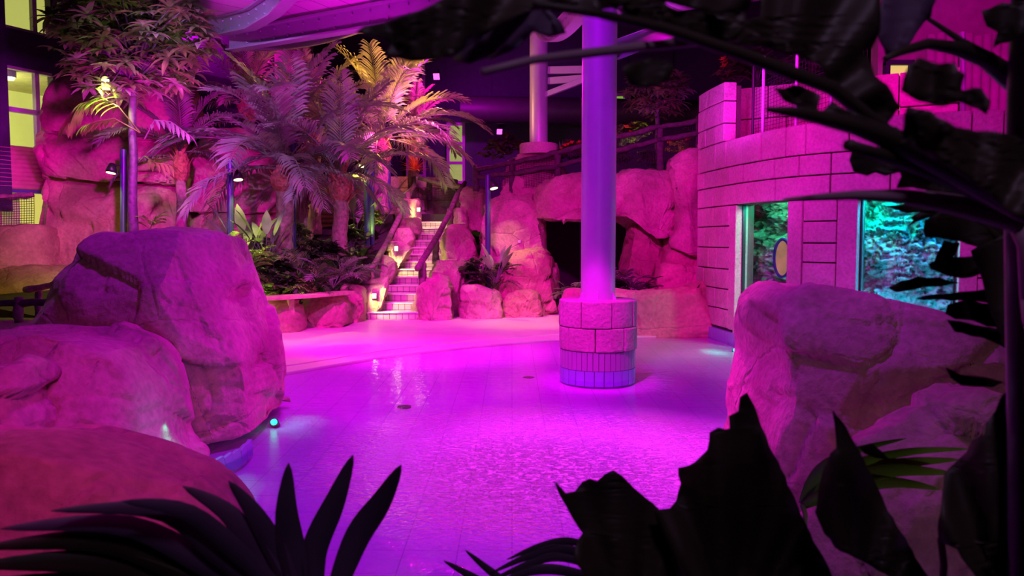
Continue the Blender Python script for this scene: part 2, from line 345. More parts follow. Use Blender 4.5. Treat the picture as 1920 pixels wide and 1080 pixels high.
def rock(name, outline, Y, T, label, mat='rock', n=120, m=44, seed=1, amp=1.0, pw=3.4, fs=1.0, ctr=None, cat='rock', zflat=True, group=None, chop=1.0):
    pl = [W(x, y, Y) for x, y in outline]
    zb = min(p.z for p in pl); xs = [p.x for p in pl]
    cx = (min(xs)+max(xs))/2; cz = zb if zflat else sum(p.z for p in pl)/len(pl)
    if ctr: c = W(ctr[0], ctr[1], Y); cx, cz = c.x, c.z
    size = max(max(xs)-min(xs), max(p.z for p in pl)-zb)
    ring = catmull([(p.x, p.z, 0) for p in pl], n)
    vs = []; fs_ = []
    for i in range(m+1):
        a = -PI/2+PI*i/m
        k = max(math.cos(a), 0)**(2/pw); s = math.copysign(abs(math.sin(a))**(2/pw), math.sin(a))
        if i in (0, m): k = .004
        dy = s*T*(.34 if s < 0 else .66)
        for p in ring: vs.append(Vector((cx+(p.x-cx)*k, Y+dy, cz+(p.y-cz)*k)))
    for i in range(m):
        for j in range(n):
            j2 = (j+1) % n; fs_.append((i*n+j, i*n+j2, (i+1)*n+j2, (i+1)*n+j))
    fs_.append(tuple(range(n))[::-1]); fs_.append(tuple(m*n+j for j in range(n)))
    base = Vector((cx, Y, zb)) 
    me = bpy.data.meshes.new(name); me.from_pydata([tuple(v-base) for v in vs], [], fs_)
    bm = bmesh.new(); bm.from_mesh(me); bmesh.ops.recalc_face_normals(bm, faces=bm.faces); bm.normal_update()
    A = size*amp
    rp = random.Random(seed*13+1); cc = Vector((0, 0, (max(p.z for p in pl)-zb)*.45)); co = [v.co-cc for v in bm.verts]
    planes = []
    for _ in range(int(18*chop)):
        nn = Vector((rp.uniform(-1.0, 1.0), -rp.uniform(.35, 1.0), rp.uniform(-.35, 1.0))).normalized()
        sup = max(c.dot(nn) for c in co); planes.append((nn, sup*rp.uniform(.76, .93)))
    for v in bm.verts:
        for nn, dd_ in planes:
            q = (v.co-cc).dot(nn)-dd_
            if q > 0: v.co -= nn*q*.86
    bm.normal_update()
    S = fs/size*1.9
    for v in bm.verts:
        e, h, tl = crackfn(v.co+base, S, seed)
        e2, h2, tl2 = crackfn(v.co+base, S*2.6, seed+5)
        d = A*(.026*(h-.6)+.040*tl + .006*(h2-.5)+.010*tl2) - A*.004
        d -= A*.013*max(0, 1-e/.05)
        d -= A*.004*max(0, 1-e2/.04)
        q = (v.co+base)*(3.5/size)
        d += A*.012*MN.fractal(q+Vector((seed, 0, 0)), 1.0, 2.1, 4)
        v.co += v.normal*d
    bm.to_mesh(me); bm.free()
    me.polygons.foreach_set('use_smooth', [True]*len(me.polygons)); me.materials.append(M[mat]); me.update()
    o = bpy.data.objects.new(name, me); COL.objects.link(o); o.location = base
    return tag(o, label, cat, group)
# ================================================================ structure
# pool basin floor
mb = MB(); nx, ny = 30, 40
edge = [(-9, 4.0), (-6.5, 7.0), (-4.6, 8.0), (-2.9, 8.95), (-1.87, 10.4), (-.64, 11.55), (.68, 12.35), (2.2, 12.75), (3.3, 12.9), (9, 13)]
def edgey(x):
    for (x0, y0), (x1, y1) in zip(edge, edge[1:]):
        if x0 <= x <= x1:
            t = (x-x0)/(x1-x0); return y0+(y1-y0)*t
    return 13
vs = []
for j in range(ny+1):
    for i in range(nx+1):
        x = -9+18*i/nx; ye = edgey(x); y = 1.5+(ye-1.5)*j/ny
        dd = ye-y; z = -.03-.09*min(1, max(0, dd/6.0))
        vs.append((x, y, z))
mb.add(vs, [(j*(nx+1)+i, j*(nx+1)+i+1, (j+1)*(nx+1)+i+1, (j+1)*(nx+1)+i) for j in range(ny) for i in range(nx)])
struct(mb.build('floor', M['pooltile'], smooth=True))
# two dark drains in the basin floor
for k, (px, py) in enumerate([(758, 760), (991, 706)]):
    p = G(px, py, -.06); d = MB(); R = .07
    d.tube([(p.x, p.y, p.z-.05), (p.x, p.y, p.z-.008)], R, 20)
    tag(d.build('floor_drain', M['lamp'], loc=(p.x, p.y, p.z)), ['round dark drain in the pool floor left of the middle', 'round dark drain in the pool floor near the column foot'][k], 'drain')
# water
mb = MB(); mb.add([(-9, 1.5, 0), (9, 1.5, 0), (9, 13, 0), (3.3, 12.9, 0), (.68, 12.35, 0), (-.64, 11.55, 0), (-1.87, 10.4, 0), (-2.9, 8.95, 0), (-4.6, 8, 0), (-9, 4.0, 0)], [tuple(range(10))])
struct(mb.build('floor_water', M['water']))
# deck: coping strip then beach deck
def band(name, off0, off1, z0, z1, mat):
    b = MB(); xs = [-9+.4*i for i in range(46)]
    a = [(x, edgey(x)+off0, z0) for x in xs]; c = [(x, edgey(x)+off1, z1) for x in xs]
    b.add(a+c, [(i, i+1, i+1+len(xs), i+len(xs)) for i in range(len(xs)-1)]); return b
b = band('', 0, 0, -.06, .012, None); b2 = band('', 0, .42, .012, .03, None); b3 = band('', .42, .42, .03, .045, None)
b.add(b2.v, b2.f); b.add(b3.v, b3.f)
struct(b.build('trim_1', M['deck'], smooth=False))
mb = MB(); xs = [-9+.4*i for i in range(46)]
a = [(x, edgey(x)+.42, .045) for x in xs]; c = [(x, 20, .045) for x in xs]
mb.add(a+c, [(i, i+1, i+1+len(xs), i+len(xs)) for i in range(len(xs)-1)])
struct(mb.build('floor_deck', M['deck']))
# ground under everything else, near bank and outer ground
mb = MB(); mb.box((0, .6, -.2), (24, 1.8, .3)); struct(mb.build('floor_bank', M['soil']))
mb = MB(); mb.box((-12, 12, -.3), (8, 30, .3)); mb.box((12.5, 12, -.3), (7, 30, .3)); mb.box((0, 24, -.3), (30, 9, .3)); struct(mb.build('floor_outer', M['soil']))
# planter grounds (soil)
mb = MB()
sl = [W(455, 560, 13.4), W(560, 560, 13.9), W(640, 545, 14.9), W(700, 520, 15.8)]
mb.add([(-7.5, 12.6, .3), (-4.3, 13.2, .45), (-3.6, 13.9, .5), (-3.05, 14.9, .55), (-2.95, 16.2, .8), (-2.7, 19.5, 2.1), (-9.5, 19.5, 1.5), (-9.5, 13.5, .5)], [(0, 1, 2, 3, 4, 5, 6, 7)])
mb.add([(-7.5, 12.6, 0), (-4.3, 13.2, 0), (-3.6, 13.9, 0), (-3.05, 14.9, 0), (-7.5, 12.6, .3), (-4.3, 13.2, .45), (-3.6, 13.9, .5), (-3.05, 14.9, .55)], [(0, 1, 5, 4), (1, 2, 6, 5), (2, 3, 7, 6)])
struct(mb.build('floor_planter', M['soil']))
# upper terrace mass
mb = MB(); mb.box((3.3, 22.5, 1.1), (13.4, 6.0, 2.3)); mb.box((-6, 23, 1.0), (10, 6.0, 2.2)); mb.box((-3, 21.2, 1.05), (3, 3.0, 2.16))
struct(mb.build('floor_terrace', M['soil']))
mb = MB(); mb.box((3.7, 18.6, 2.35), (7.0, 2.4, .35)); mb.box((6.9, 15.6, 3.2), (5.6, 3.8, .3)); struct(mb.build('floor_ramp', M['soil']))
# walls
mb = MB(); mb.box((1, 26.2, 4.5), (30, .3, 10)); struct(mb.build('wall_back', M['darkwall']))
for k in range(9):
    m2 = MB(); m2.box((-2.2+k*1.5, 26.03, 6), (.05, .05, 7)); struct(m2.build('trim_%d' % (k+2), M['darkwall']))
mb = MB(); mb.box((14, 14, 4.5), (.3, 26, 10)); struct(mb.build('wall_right', M['darkwall']))
mb = MB(); mb.box((1, 14, 9.6), (30, 27, .3)); struct(mb.build('ceiling', M['darkwall']))
mb = MB(); mb.box((0, -2.5, 4.5), (30, .3, 10)); struct(mb.build('wall_behind', M['blackwall']))
# left wall, oblique
LA, LB = Vector((-12.6, 12.2, 0)), Vector((-7.2, 22.6, 0)); LD = (LB-LA).normalized(); LN = Vector((LD.y, -LD.x, 0))
def lw(px):      # distance along the left wall that shows at px
    r = (px-960)/FPX
    t = (r*LA.y-LA.x)/(LD.x-r*LD.y); return t
def lz(px, py):
    q = LA+LD*lw(px); return W(px, py, q.y).z
def lbox(mb, t0, t1, z0, z1, th=.2, off=0):
    c = LA+LD*((t0+t1)/2)+LN*(off-th/2); mb.box((c.x, c.y, (z0+z1)/2), (t1-t0, th, z1-z0), rz=math.atan2(LD.y, LD.x))
tA, tB = lw(22), lw(100); tC = lw(112)
zs = dict(w1b=lz(25, 50), w2t=lz(32, 122), w2b=lz(36, 283), slt=lz(10, 270), slb=lz(40, 352), opb=lz(20, 425))
mb = MB()
lbox(mb, 0, tA, zs['slt'], 9.5); lbox(mb, tA, 14, zs['w2t'], zs['w1b']); lbox(mb, tC, 14, -.1, 9.5, .2)
lbox(mb, 0, 14, -.1, zs['opb'])
struct(mb.build('wall_left', M['darkwall']))
# dark window column in front of the glass
mb = MB(); lbox(mb, tA-1.6, tA, 2.2, 9.5, .3, .12); struct(mb.build('trim_12', M['darkwall']))
for nm, z0, z1, k in (('window_1', zs['w1b'], zs['w1b']+2.2, 1), ('window_2', zs['w2b'], zs['w2t'], 2)):
    root = bpy.data.objects.new(nm, None); COL.objects.link(root); root.location = LA+LD*tA; struct(root)
    mb = MB(); lbox(mb, tA, tC, z0, z1, .02, -.1); mb.build('pane', M['glass'], root)
    mb = MB()
    lbox(mb, tA, tC, z0, z0+.06, .12, -.02); lbox(mb, tA, tC, z1-.06, z1, .12, -.02)
    lbox(mb, lw(80), lw(80)+.09, z0, z1, .12, -.02)
    if k == 2: lbox(mb, tA, tC, lz(60, 208)-.05, lz(60, 208)+.05, .12, -.02)
    mb.build('window_frame', M['frame'], root)
# lit stair hall behind the glass
mb = MB(); lbox(mb, tA-6, tC+5, 1.0, 9.5, .1, -3.2); struct(mb.build('wall_hall', M['yellow_lit']))
mb = MB(); c = LA+LD*((tA+tC)/2)-LN*1.8; mb.box((c.x, c.y, zs['w2t']+.12), (5, 2.8, .1), rz=math.atan2(LD.y, LD.x)); struct(mb.build('ceiling_hall', M['cream']))
for k, (px, py) in enumerate([(78, 148), (58, 181)]):
    t = lw(px)+.0; c = LA+LD*t-LN*(.9+.9*k); s = c.y/(LA+LD*t).y
    zc = zs['w2t']+.07; r = empty('ceiling_lamp', (c.x, c.y, zc), ['glowing ceiling lamp behind the tall window, nearer the rock tower', 'glowing ceiling lamp behind the tall window, nearer the dark wall'][k], 'lamp', 'ceiling lamps behind the tall window')
    m2 = MB(); m2.tube([(c.x, c.y, zc), (c.x, c.y, zc-.14)], .13, 14); m2.build('lamp_body', M['frame'], r)
    m2 = MB(); m2.tube([(c.x, c.y, zc-.14), (c.x, c.y, zc-.2)], [.11, .08], 14); m2.build('lamp_lens', M['lamp_soft'], r)
pointl('hall_lamp', (LA+LD*((tA+tC)/2)-LN*1.6+Vector((0, 0, zs['w2t']-.5))), (1, .9, .3), 60, .2)
# stair stringer line seen in the hall
mb = MB(); a = LA+LD*tA-LN*2.6; b_ = LA+LD*(tC+.3)-LN*2.6
mb.tube([a+Vector((0, 0, zs['w2t']-.4)), b_+Vector((0, 0, zs['w2b']+.4))], .035, 8); tag(mb.build('stair_handrail', M['frame'], loc=a), 'slanting rail inside the yellow lit hall', 'rail')
# stacked painted logs below the windows
root = empty('log_cladding', LA+LD*lw(30)+Vector((0, 0, zs['slb'])), 'magenta lit wall cladding of stacked horizontal logs below the tall window', 'cladding')
nlog = 10; 
for k in range(nlog):
    z = zs['slb']+.02+(zs['slt']-zs['slb'])*k/nlog; m2 = MB(); p0 = LA+LD*(lw(-80))+LN*.06; p1 = LA+LD*lw(110)+LN*.06
    m2.tube([p0+Vector((0, 0, z)), p1+Vector((0, 0, z))], .062, 8); m2.build('log', M['slat'], root, smooth=True)
mb = MB(); lbox(mb, 0, lw(4), 1.6, zs['slb'], .25, .04); struct(mb.build('trim_13', M['slat']))
mb = MB(); lbox(mb, lw(4), tC, zs['slb']-.1, zs['slb'], .25, .06); struct(mb.build('trim_14', M['blueframe']))
mb = MB(); lbox(mb, 0, tC, zs['opb']-.3, zs['slb'], .1, -1.4); struct(mb.build('wall_counter', M['cream']))
pointl('counter_lamp', (LA+LD*lw(30)-LN*.5+Vector((0, 0, zs['slb']-.2))), (.8, 1, .5), 12, .1)

# central log cladding behind the palms
root = empty('log_cladding', W(612, 450, 20.0)*Vector((1, 1, 1)) if False else Vector((W(612, 450, 20).x, 20.0, 1.2)), 'red lit wall of stacked horizontal logs behind the palm trunks', 'cladding')
x0, x1 = W(505, 400, 20).x, W(664, 400, 20).x; zt = W(612, 341, 20).z
for k in range(16):
    z = zt-.06-k*.12; m2 = MB(); m2.tube([(x0, 20, z), (x1, 20, z)], .062, 8); m2.build('log', M['slat'], root, smooth=True)
mb = MB(); mb.box(((x0+x1)/2, 20.12, .6+zt/2), (x1-x0, .1, 3)); struct(mb.build('wall_middle', M['darkwall']))
spot('log_red_flood', (x0+.6, 17.6, 3.4), ((x0+x1)/2, 20, 2.2), (1, .02, .14), 520, 80)

# bright plaster wall high behind the tree
mb = MB(); mb.box((-9.6, 23.2, 6.9), (7.4, .3, 4.8)); struct(mb.build('wall_plaster', M['plaster']))
spot('plaster_flood', (-8.2, 19.5, 7.6), (-9.2, 23, 6.4), (1, .0, .75), 1500, 90, .8)

# ---------------- back: duct, door, far windows
mb = MB(); mb.tube([(-1.6, 24.6, W(900, 205, 24.6).z), (14, 24.6, W(900, 222, 24.6).z)], .42, 24)
o = mb.build('air_duct', M['duct'], loc=(6, 24.6, 5.4), smooth=False); smooth_by_angle(o); tag(o, 'long dark round air duct running along the back wall', 'duct')
def glazed(nm, px0, px1, py0, py1, Y, rows, glow='green_lit', fm='frame', x_off=0):
    a, b_ = W(px0, py1, Y), W(px1, py0, Y)
    root = bpy.data.objects.new(nm, None); COL.objects.link(root); root.location = (a.x, Y, a.z); struct(root)
    m2 = MB(); t = .09
    m2.box(((a.x+t/2), Y, (a.z+b_.z)/2), (t, .12, b_.z-a.z)); m2.box((b_.x-t/2, Y, (a.z+b_.z)/2), (t, .12, b_.z-a.z))
    for k in range(rows+1):
        z = a.z+(b_.z-a.z)*k/rows; m2.box(((a.x+b_.x)/2, Y, z), (b_.x-a.x, .13, t))
    m2.build('door_frame' if 'door' in nm else 'window_frame', M[fm], root)
    m2 = MB(); m2.box(((a.x+b_.x)/2, Y+.03, (a.z+b_.z)/2), (b_.x-a.x-.05, .03, b_.z-a.z-.05)); m2.build('pane', M[glow], root)
glazed('door_1', 838, 872, 233, 342, 25.6, 3)
glazed('window_3', 762, 797, 110, 330, 25.8, 6, 'darkwall')
glazed('window_4', 1150, 1176, 178, 206, 25.7, 1)
spot('door_flood', (-1.2, 23.6, 3.0), (-1.7, 25.6, 3.8), (1, .0, .8), 60, 90)
# right: rough magenta wall rising behind the net, upper right
mb = MB(); a = W(1720, 100, 14.5); 
def wb(mb, px0, px1, py0, py1, Y, th=.3):
    a, b_ = W(px0, py1, Y), W(px1, py0, Y); mb.box(((a.x+b_.x)/2, Y+th/2, (a.z+b_.z)/2), (b_.x-a.x, th, b_.z-a.z))
wb(mb, 1640, 2200, -260, 330, 15); struct(mb.build('wall_upper', M['plaster']))
mb = MB()
pts = []
for k in range(16):
    x = W(1745, 120, 13.6).x+k*.16; mb.tube([(x, 13.6, W(1800, 420, 13.6).z), (x, 13.6, W(1800, 66, 13.6).z+.03*math.sin(k*2.1))], .082, 8)
tag(mb.build('bamboo_screen', M['plaster'], loc=(W(1745, 120, 13.6).x, 13.6, 3.0), smooth=True), 'magenta upright pole screen behind the leaves in the upper right', 'screen')
mb = MB(); mb.tube([W(1805, 420, 13.3), W(1805, 60, 13.3)], .05, 8); tag(mb.build('net_post', M['frame'], loc=W(1805, 420, 13.3)), 'pale violet post in front of the upright pole screen', 'post')
glazed('window_5', 1655, 1712, 118, 232, 14.9, 2, 'yellow_lit', 'darkwall')

# ---------------- curved aquarium wall
WP = [(3.24, 13.6), (3.29, 12.9), (3.46, 11.8), (3.7, 10.95), (3.92, 10.5), (4.32, 10.05), (4.9, 9.62), (6.0, 9.25), (7.4, 9.05), (9, 9.0)]
def cr1(P, n=300):
    out = []
    for i in range(len(P)-1):
        p0, p1, p2, p3 = [Vector((*P[max(0, min(len(P)-1, j))], 0)) for j in (i-1, i, i+1, i+2)]
        for k in range(30):
            t = k/30; out.append(.5*((2*p1)+(p2-p0)*t+(2*p0-5*p1+4*p2-p3)*t*t+(3*p1-p0-3*p2+p3)*t*t*t))
    out.append(Vector((*P[-1], 0))); return out
WC = cr1(WP); WS = [0]
for a, b_ in zip(WC, WC[1:]): WS.append(WS[-1]+(b_-a).length)
def wpt(s, off=0):
    s = max(0, min(WS[-1]-1e-4, s)); i = max(k for k in range(len(WS)) if WS[k] <= s); i = min(i, len(WC)-2)
    t = (s-WS[i])/(WS[i+1]-WS[i]); p = WC[i].lerp(WC[i+1], t); d = (WC[i+1]-WC[i]).normalized()
    nrm = Vector((-d.y, d.x, 0)); nrm = -nrm if nrm.dot(Vector((-1, -1, 0))) < 0 else nrm
    return p+nrm*off
def s_px(px):
    best = min(range(len(WC)), key=lambda i: abs(960+WC[i].x/WC[i].y*FPX-px)); return WS[best]
def wslab(mb, s0, s1, z0, z1, o0, o1, uv=None, bow=.0):
    n = max(1, int((s1-s0)/.12)+1); vs = []
    for i in range(n+1):
        s = s0+(s1-s0)*i/n
        for off, z in ((o0, z0), (o1, z0), (o1, z1), (o0, z1)):
            p = wpt(s, off); vs.append((p.x, p.y, z))
    fs = []
    for i in range(n):
        for k in range(4): fs.append((i*4+k, i*4+(k+1) % 4, (i+1)*4+(k+1) % 4, (i+1)*4+k))
    fs += [(0, 3, 2, 1), (n*4, n*4+1, n*4+2, n*4+3)]; mb.add(vs, fs)
rnd = random.Random(7)
S = s_px
s_l, s_j0, s_w0, s_w1, s_p1, s_p2, s_v0, s_v1 = 0.02, S(1366), S(1379), S(1477), S(1503), S(1567), S(1605), S(1800)
s_end = WS[-1]-.05
zw0, zw1 = .20, 2.14
blocks = MB(); g = .009
def course(s0, s1, z0, z1, lmin, lmax):
    s = s0
    while s < s1-.02:
        l = rnd.uniform(lmin, lmax); e = s+l
        if s1-e < lmin*.6: e = s1
        wslab(blocks, s+g, e-g, z0+g, z1-g, -.2, rnd.uniform(-.004, .014)); s = e
# left corner courses
zc = [.2, .5, .82, 1.14, 1.48, 1.82, 2.14]
for z0, z1 in zip(zc, zc[1:]): course(s_l, s_j0, z0, z1, .28, .5)
wslab(blocks, s_j0+g, s_w0-.0, .2, 2.14-g, -.2, .012)
wslab(blocks, s_w1, s_p1-g, .2+g, 2.14-g, -.24, .02); wslab(blocks, s_p2+g, s_v0, .2+g, 2.14-g, -.24, .02)
for z0, z1 in zip([.2, .55, .95, 1.3, 1.56, 1.85], [.55, .95, 1.3, 1.56, 1.85, 2.14]): course(s_p1, s_p2, z0, z1, .9, .95)
wslab(blocks, s_v1, s_v1+.2, .2, 2.14, -.24, .02)
for z0, z1 in zip(zc, zc[1:]): course(s_v1+.2, s_end, z0, z1, .4, .7)
wslab(blocks, s_v0, s_v1, .2, .42, -.24, .02)
course(s_l, s_end, 2.14, 2.46, .7, 1.1); course(s_l, s_end, 2.46, 2.74, .26, .5); course(s_l, s_end, 2.74, 3.16, .3, .62)
course(s_l, s_j0-.25, 3.16, 3.45, .4, .6); course(s_l, s_j0-.25, 3.45, 3.8, .9, 1.2); course(s_l, s_j0-.25, 3.8, 4.1, .9, 1.2)
o = struct(blocks.build('wall_aquarium', M['stone'], loc=(3.3, 12.9, 0))); bevel(o, .012)
core = MB()
for a, b_, z0, z1 in ((s_l, s_w0, .0, 3.1), (s_w1, s_v0, 0, 3.1), (s_v1, s_end, 0, 3.1), (s_w0, s_w1, 2.14, 3.1), (s_v0, s_v1, 2.14, 3.1), (s_w0, s_w1, -.1, .2), (s_v0, s_v1, -.1, .4), (s_l, s_j0-.3, 3.0, 4.05)):
    wslab(core, a+.01, b_-.01, z0, z1, -.3, -.03)
struct(core.build('wall_core', M['mortar']))
# sloping sill and reveals
m2 = MB(); wslab(m2, s_w0, s_w1, .13, .205, -.3, .03); struct(m2.build('trim_15', M['stone']))
# parapet wall with net on top, set back
par = MB(); PA, PB = Vector((W(1366, 200, 13.7).x, 13.7, 0)), Vector((W(1800, 200, 11.9).x, 11.9, 0)); PD = (PB-PA).normalized(); PL = (PB-PA).length
for z0, z1 in ((3.1, 3.66), (3.66, 4.2)):
    s = 0
    while s < PL-.02:
        e = min(PL, s+rnd.uniform(.7, 1.3)); c = PA+PD*((s+e)/2); par.box((c.x, c.y, (z0+z1)/2), (e-s-g*2, .3, z1-z0-g*2), rz=math.atan2(PD.y, PD.x)); s = e
o = struct(par.build('wall_parapet', M['stone'], loc=(4, 12, 3))); bevel(o, .012)
m2 = MB(); wslab(m2, .1, s_end, 2.98, 3.12, -1.2, -.05); struct(m2.build('floor_ledge', M['stone']))
# tile skirt with grout by uv-less brick: build tiles as geometry
skirt = MB(); s = s_l
while s < s_end-.12:
    wslab(skirt, s+.004, s+.106, -.06, .165, -.05, .035); s += .11
struct(skirt.build('baseboard_right', M['bluetile']))
m2 = MB(); wslab(m2, s_l, s_end, -.3, .16, -.3, .028); struct(m2.build('trim_17', M['whitetile']))
for nm, a, b_, z0 in (('window_6', s_w0, s_w1, .2), ('window_7', s_v0, s_v1, .42)):
    root = bpy.data.objects.new(nm, None); COL.objects.link(root); p = wpt(a, -.27); root.location = (p.x, p.y, z0); struct(root)
    m2 = MB(); wslab(m2, a+.0, b_-.0, z0, zw1, -.13, -.11); m2.build('pane', M['glass'], root)
    m2 = MB()
    for q in (a, b_-.03): wslab(m2, q, q+.02, z0, zw1, -.15, -.10)
    m2.build('window_frame', M['lamp'], root)
# tank interior: reef backdrop
mb = MB(); nu, nv = 420, 150; vs = []
for j in range(nv+1):
    for i in range(nu+1):
        s = .35+(s_end-.35)*i/nu; z = -.1+2.6*j/nv
        p = wpt(s, -1.35); q = Vector((p.x*1.6, p.y*1.6, z*1.6))
        d = MN.fractal(q, .8, 2.0, 6)*.26 + .17*abs(MN.fractal(q*3.3, .5, 2.2, 6))+.05*MN.noise(q*14)
        d += .35*max(0, .5-z)
        p = wpt(s, -.82+d); vs.append((p.x, p.y, z))
mb.add(vs, [(j*(nu+1)+i, j*(nu+1)+i+1, (j+1)*(nu+1)+i+1, (j+1)*(nu+1)+i) for j in range(nv) for i in range(nu)])
tag(mb.build('reef', M['reef'], loc=(4.5, 11.5, 0), smooth=True), 'rough cyan lit artificial reef rock inside the aquarium', 'reef')
m2 = MB(); wslab(m2, .5, s_end, 2.45, 2.55, -2.2, -.3); wslab(m2, .5, s_end, -.15, -.05, -2.2, -.3); struct(m2.build('ceiling_tank', M['lamp']))
m2 = MB(); wslab(m2, .5, .56, -.1, 2.5, -2.2, -.3); wslab(m2, s_end-.06, s_end, -.1, 2.5, -2.2, -.3);  wslab(m2, .5, s_end, -.1, 2.5, -2.3, -2.2); struct(m2.build('wall_tank', M['lamp']))
for k, (s, c, pw) in enumerate(((S(1415), (.08, 1, .42), 34), (S(1490), (.0, .85, .6), 50), (S(1640), (.0, .85, .6), 48), (S(1740), (.0, .45, 1), 60), (S(1850), (.0, .3, 1), 60))):
    p = wpt(s, -.5); pointl('tank_lamp', (p.x, p.y, 2.25), c, pw, .06)
for q_ in (S(1650), S(1720)):
    p = wpt(q_, -.4); pointl('tank_low_fill', (p.x, p.y, .7), (.0, .6, 1), 8, .05)  # added low in the tank to boost cyan on the lower reef
p = wpt(S(1440), -.45); pointl('tank_low_fill', (p.x, p.y, .15), (.1, 1, .6), 22, .05)
# oval porthole seen through the tank
c = W(1468, 484, wpt(S(1468), -.9).y)
root = empty('porthole', c, 'oval porthole with a dull yellow pane inside the aquarium window', 'porthole')
m2 = MB(); n = 28; dv = Vector((.75, -.66, 0)).normalized()
ring_o = [c+dv*(.12*math.cos(2*PI*k/n))+Vector((0, 0, .27*math.sin(2*PI*k/n))) for k in range(n)]
m2.tube(ring_o+[ring_o[0]], .03, 8, caps=False); m2.build('porthole_rim', M['glassdark'], root, smooth=True)
m2 = MB(); bk = Vector((-dv.y, dv.x, 0))*.02
vs = [p-bk for p in ring_o]+[p+bk for p in ring_o]; m2.add(vs, [tuple(range(n)), tuple(range(2*n-1, n-1, -1))]+[(k, (k+1) % n, n+(k+1) % n, n+k) for k in range(n)])
M['port'] = plain('porthole_pane', (.5, .42, .1), .4, emit=(.35, .33, .05), es=.35, scale=3, var=.4)
m2.build('pane', M['port'], root)

# net helper
def net(name, corners, nu, nv, label, r=.006, sag=0):
    a, b_, c_, d = [Vector(p) for p in corners]   # bottom-left, bottom-right, top-right, top-left
    m2 = MB()
    def P(u, v): return (a.lerp(b_, u)).lerp(d.lerp(c_, u), v)
    for i in range(nu+1): m2.tube([P(i/nu, 0), P(i/nu+.004, .5), P(i/nu, 1)], r, 3)
    for j in range(nv+1): m2.tube([P(0, j/nv), P(.5, j/nv)-Vector((0, 0, sag)), P(1, j/nv)], r, 3)
    o = m2.build(name, M['net'], loc=a); return tag(o, label, 'net')
p0, p1 = wpt(S(1372), -.3), wpt(S(1600), -.3)
def zz(p, z): return Vector((p.x, p.y, z))
net('safety_net', [zz(p0, 3.16), zz(p1, 3.16), zz(p1, 4.35), zz(p0, 3.95)], 34, 16, 'dark safety net along the top edge of the aquarium wall', .003)
for k, px in enumerate((1374, 1394, 1456, 1530)):
    p = wpt(S(px), -.28); m2 = MB(); m2.tube([zz(p, 3.1), zz(p, 4.3)], .022, 8); m2.tube([zz(p, 4.27), zz(p, 4.33)], .032, 8)
    tag(m2.build('net_post', M['steel'] if k else M['lamp'], loc=zz(p, 3.1)), ['thin dark net post beside the rounded wall corner', 'pale net post nearest the rounded wall corner', 'pale net post over the first aquarium window', 'pale net post over the stone pier between the windows'][k], 'post', 'posts of the safety net')

# ---------------- column with stone foot
def foot(cx, cy, label):
    root = empty('column_plinth', (cx, cy, -.3), label, 'plinth')
    def ringblocks(name, r0, r1, z0, z1, n, mat, a0=0, gap=.008, jit=.0):
        m2 = MB()
        for k in range(n):
            aa, bb = a0+2*PI*k/n+gap/r1, a0+2*PI*(k+1)/n-gap/r1; q = max(2, int(48/n)); vs = []
            dr = rnd.uniform(-jit, jit)
            for i in range(q+1):
                t = aa+(bb-aa)*i/q
                for r, z in ((r0, z0), (r1+dr, z0), (r1+dr, z1), (r0, z1)): vs.append((cx+r*math.cos(t), cy+r*math.sin(t), z))
            fs = [(i*4+w, i*4+(w+1) % 4, (i+1)*4+(w+1) % 4, (i+1)*4+w) for i in range(q) for w in range(4)]+[(0, 3, 2, 1), (q*4, q*4+1, q*4+2, q*4+3)]
            m2.add(vs, fs)
        o = m2.build(name, M[mat], root); return o
    bevel(ringblocks('stone_course', .1, .455, .60, .905, 8, 'stone', .25, .005, .012), .015)
    bevel(ringblocks('stone_course', .1, .452, .33, .595, 8, 'stone', .62, .005, .012), .015)
    ringblocks('white_tile_band', .1, .443, .115, .325, 42, 'whitetile', 0, .003)
    ringblocks('blue_tile_band', .1, .446, -.06, .11, 25, 'bluetile', 0, .004)
    m2 = MB(); m2.tube([(cx, cy, -.3), (cx, cy, .89)], .425, 40); m2.build('core', M['mortar'], root)
    return root
CX, CY = W(1121, 560, 9.1).x, 9.1
foot(CX, CY, 'round stone clad foot of the steel column standing in the pool, blue tiles below')
r_ = 65/FPX*9.0/2
root = empty('steel_column', (CX, CY, .9), 'thick round steel column rising from the stone foot in the pool', 'column')
m2 = MB(); m2.tube([(CX, CY, .9), (CX, CY, 4.75)], r_, 48); o = m2.build('shaft', M['steel'], root); smooth_by_angle(o)
for k in range(6):
    a = k*PI/3+.4; d = Vector((math.cos(a), math.sin(a), 0)); c = Vector((CX, CY, .9)); t = Vector((-d.y, d.x, 0))*.006; m2 = MB()
    tri = [c+d*(r_-.01), c+d*(r_+.05), c+d*(r_+.03)+Vector((0, 0, .05)), c+d*(r_-.01)+Vector((0, 0, .12))]
    m2.add([p-t for p in tri]+[p+t for p in tri], [(0, 1, 2, 3), (7, 6, 5, 4)]+[(i, (i+1) % 4, 4+(i+1) % 4, 4+i) for i in range(4)]); m2.build('fin', M['steel'], root)
BX, BY = W(1010, 260, 17.6).x, 17.6
root = empty('steel_column', (BX, BY, W(1010, 268, BY).z), 'slimmer steel column on the rock terrace behind the pool', 'column')
m2 = MB(); zb2, zt2 = W(1010, 270, BY).z, W(1010, 60, BY).z
m2.tube([(BX, BY, zb2), (BX, BY, zt2)], .205, 36); smooth_by_angle(m2.build('shaft', M['steel'], root))
m2 = MB(); m2.tube([(BX, BY, zt2), (BX, BY, zt2+.05)], .3, 24); m2.build('cap_plate', M['steel'], root)
root = empty('column_plinth', (BX, BY, W(1010, 288, BY).z), 'round stone plinth under the slimmer back column', 'plinth')
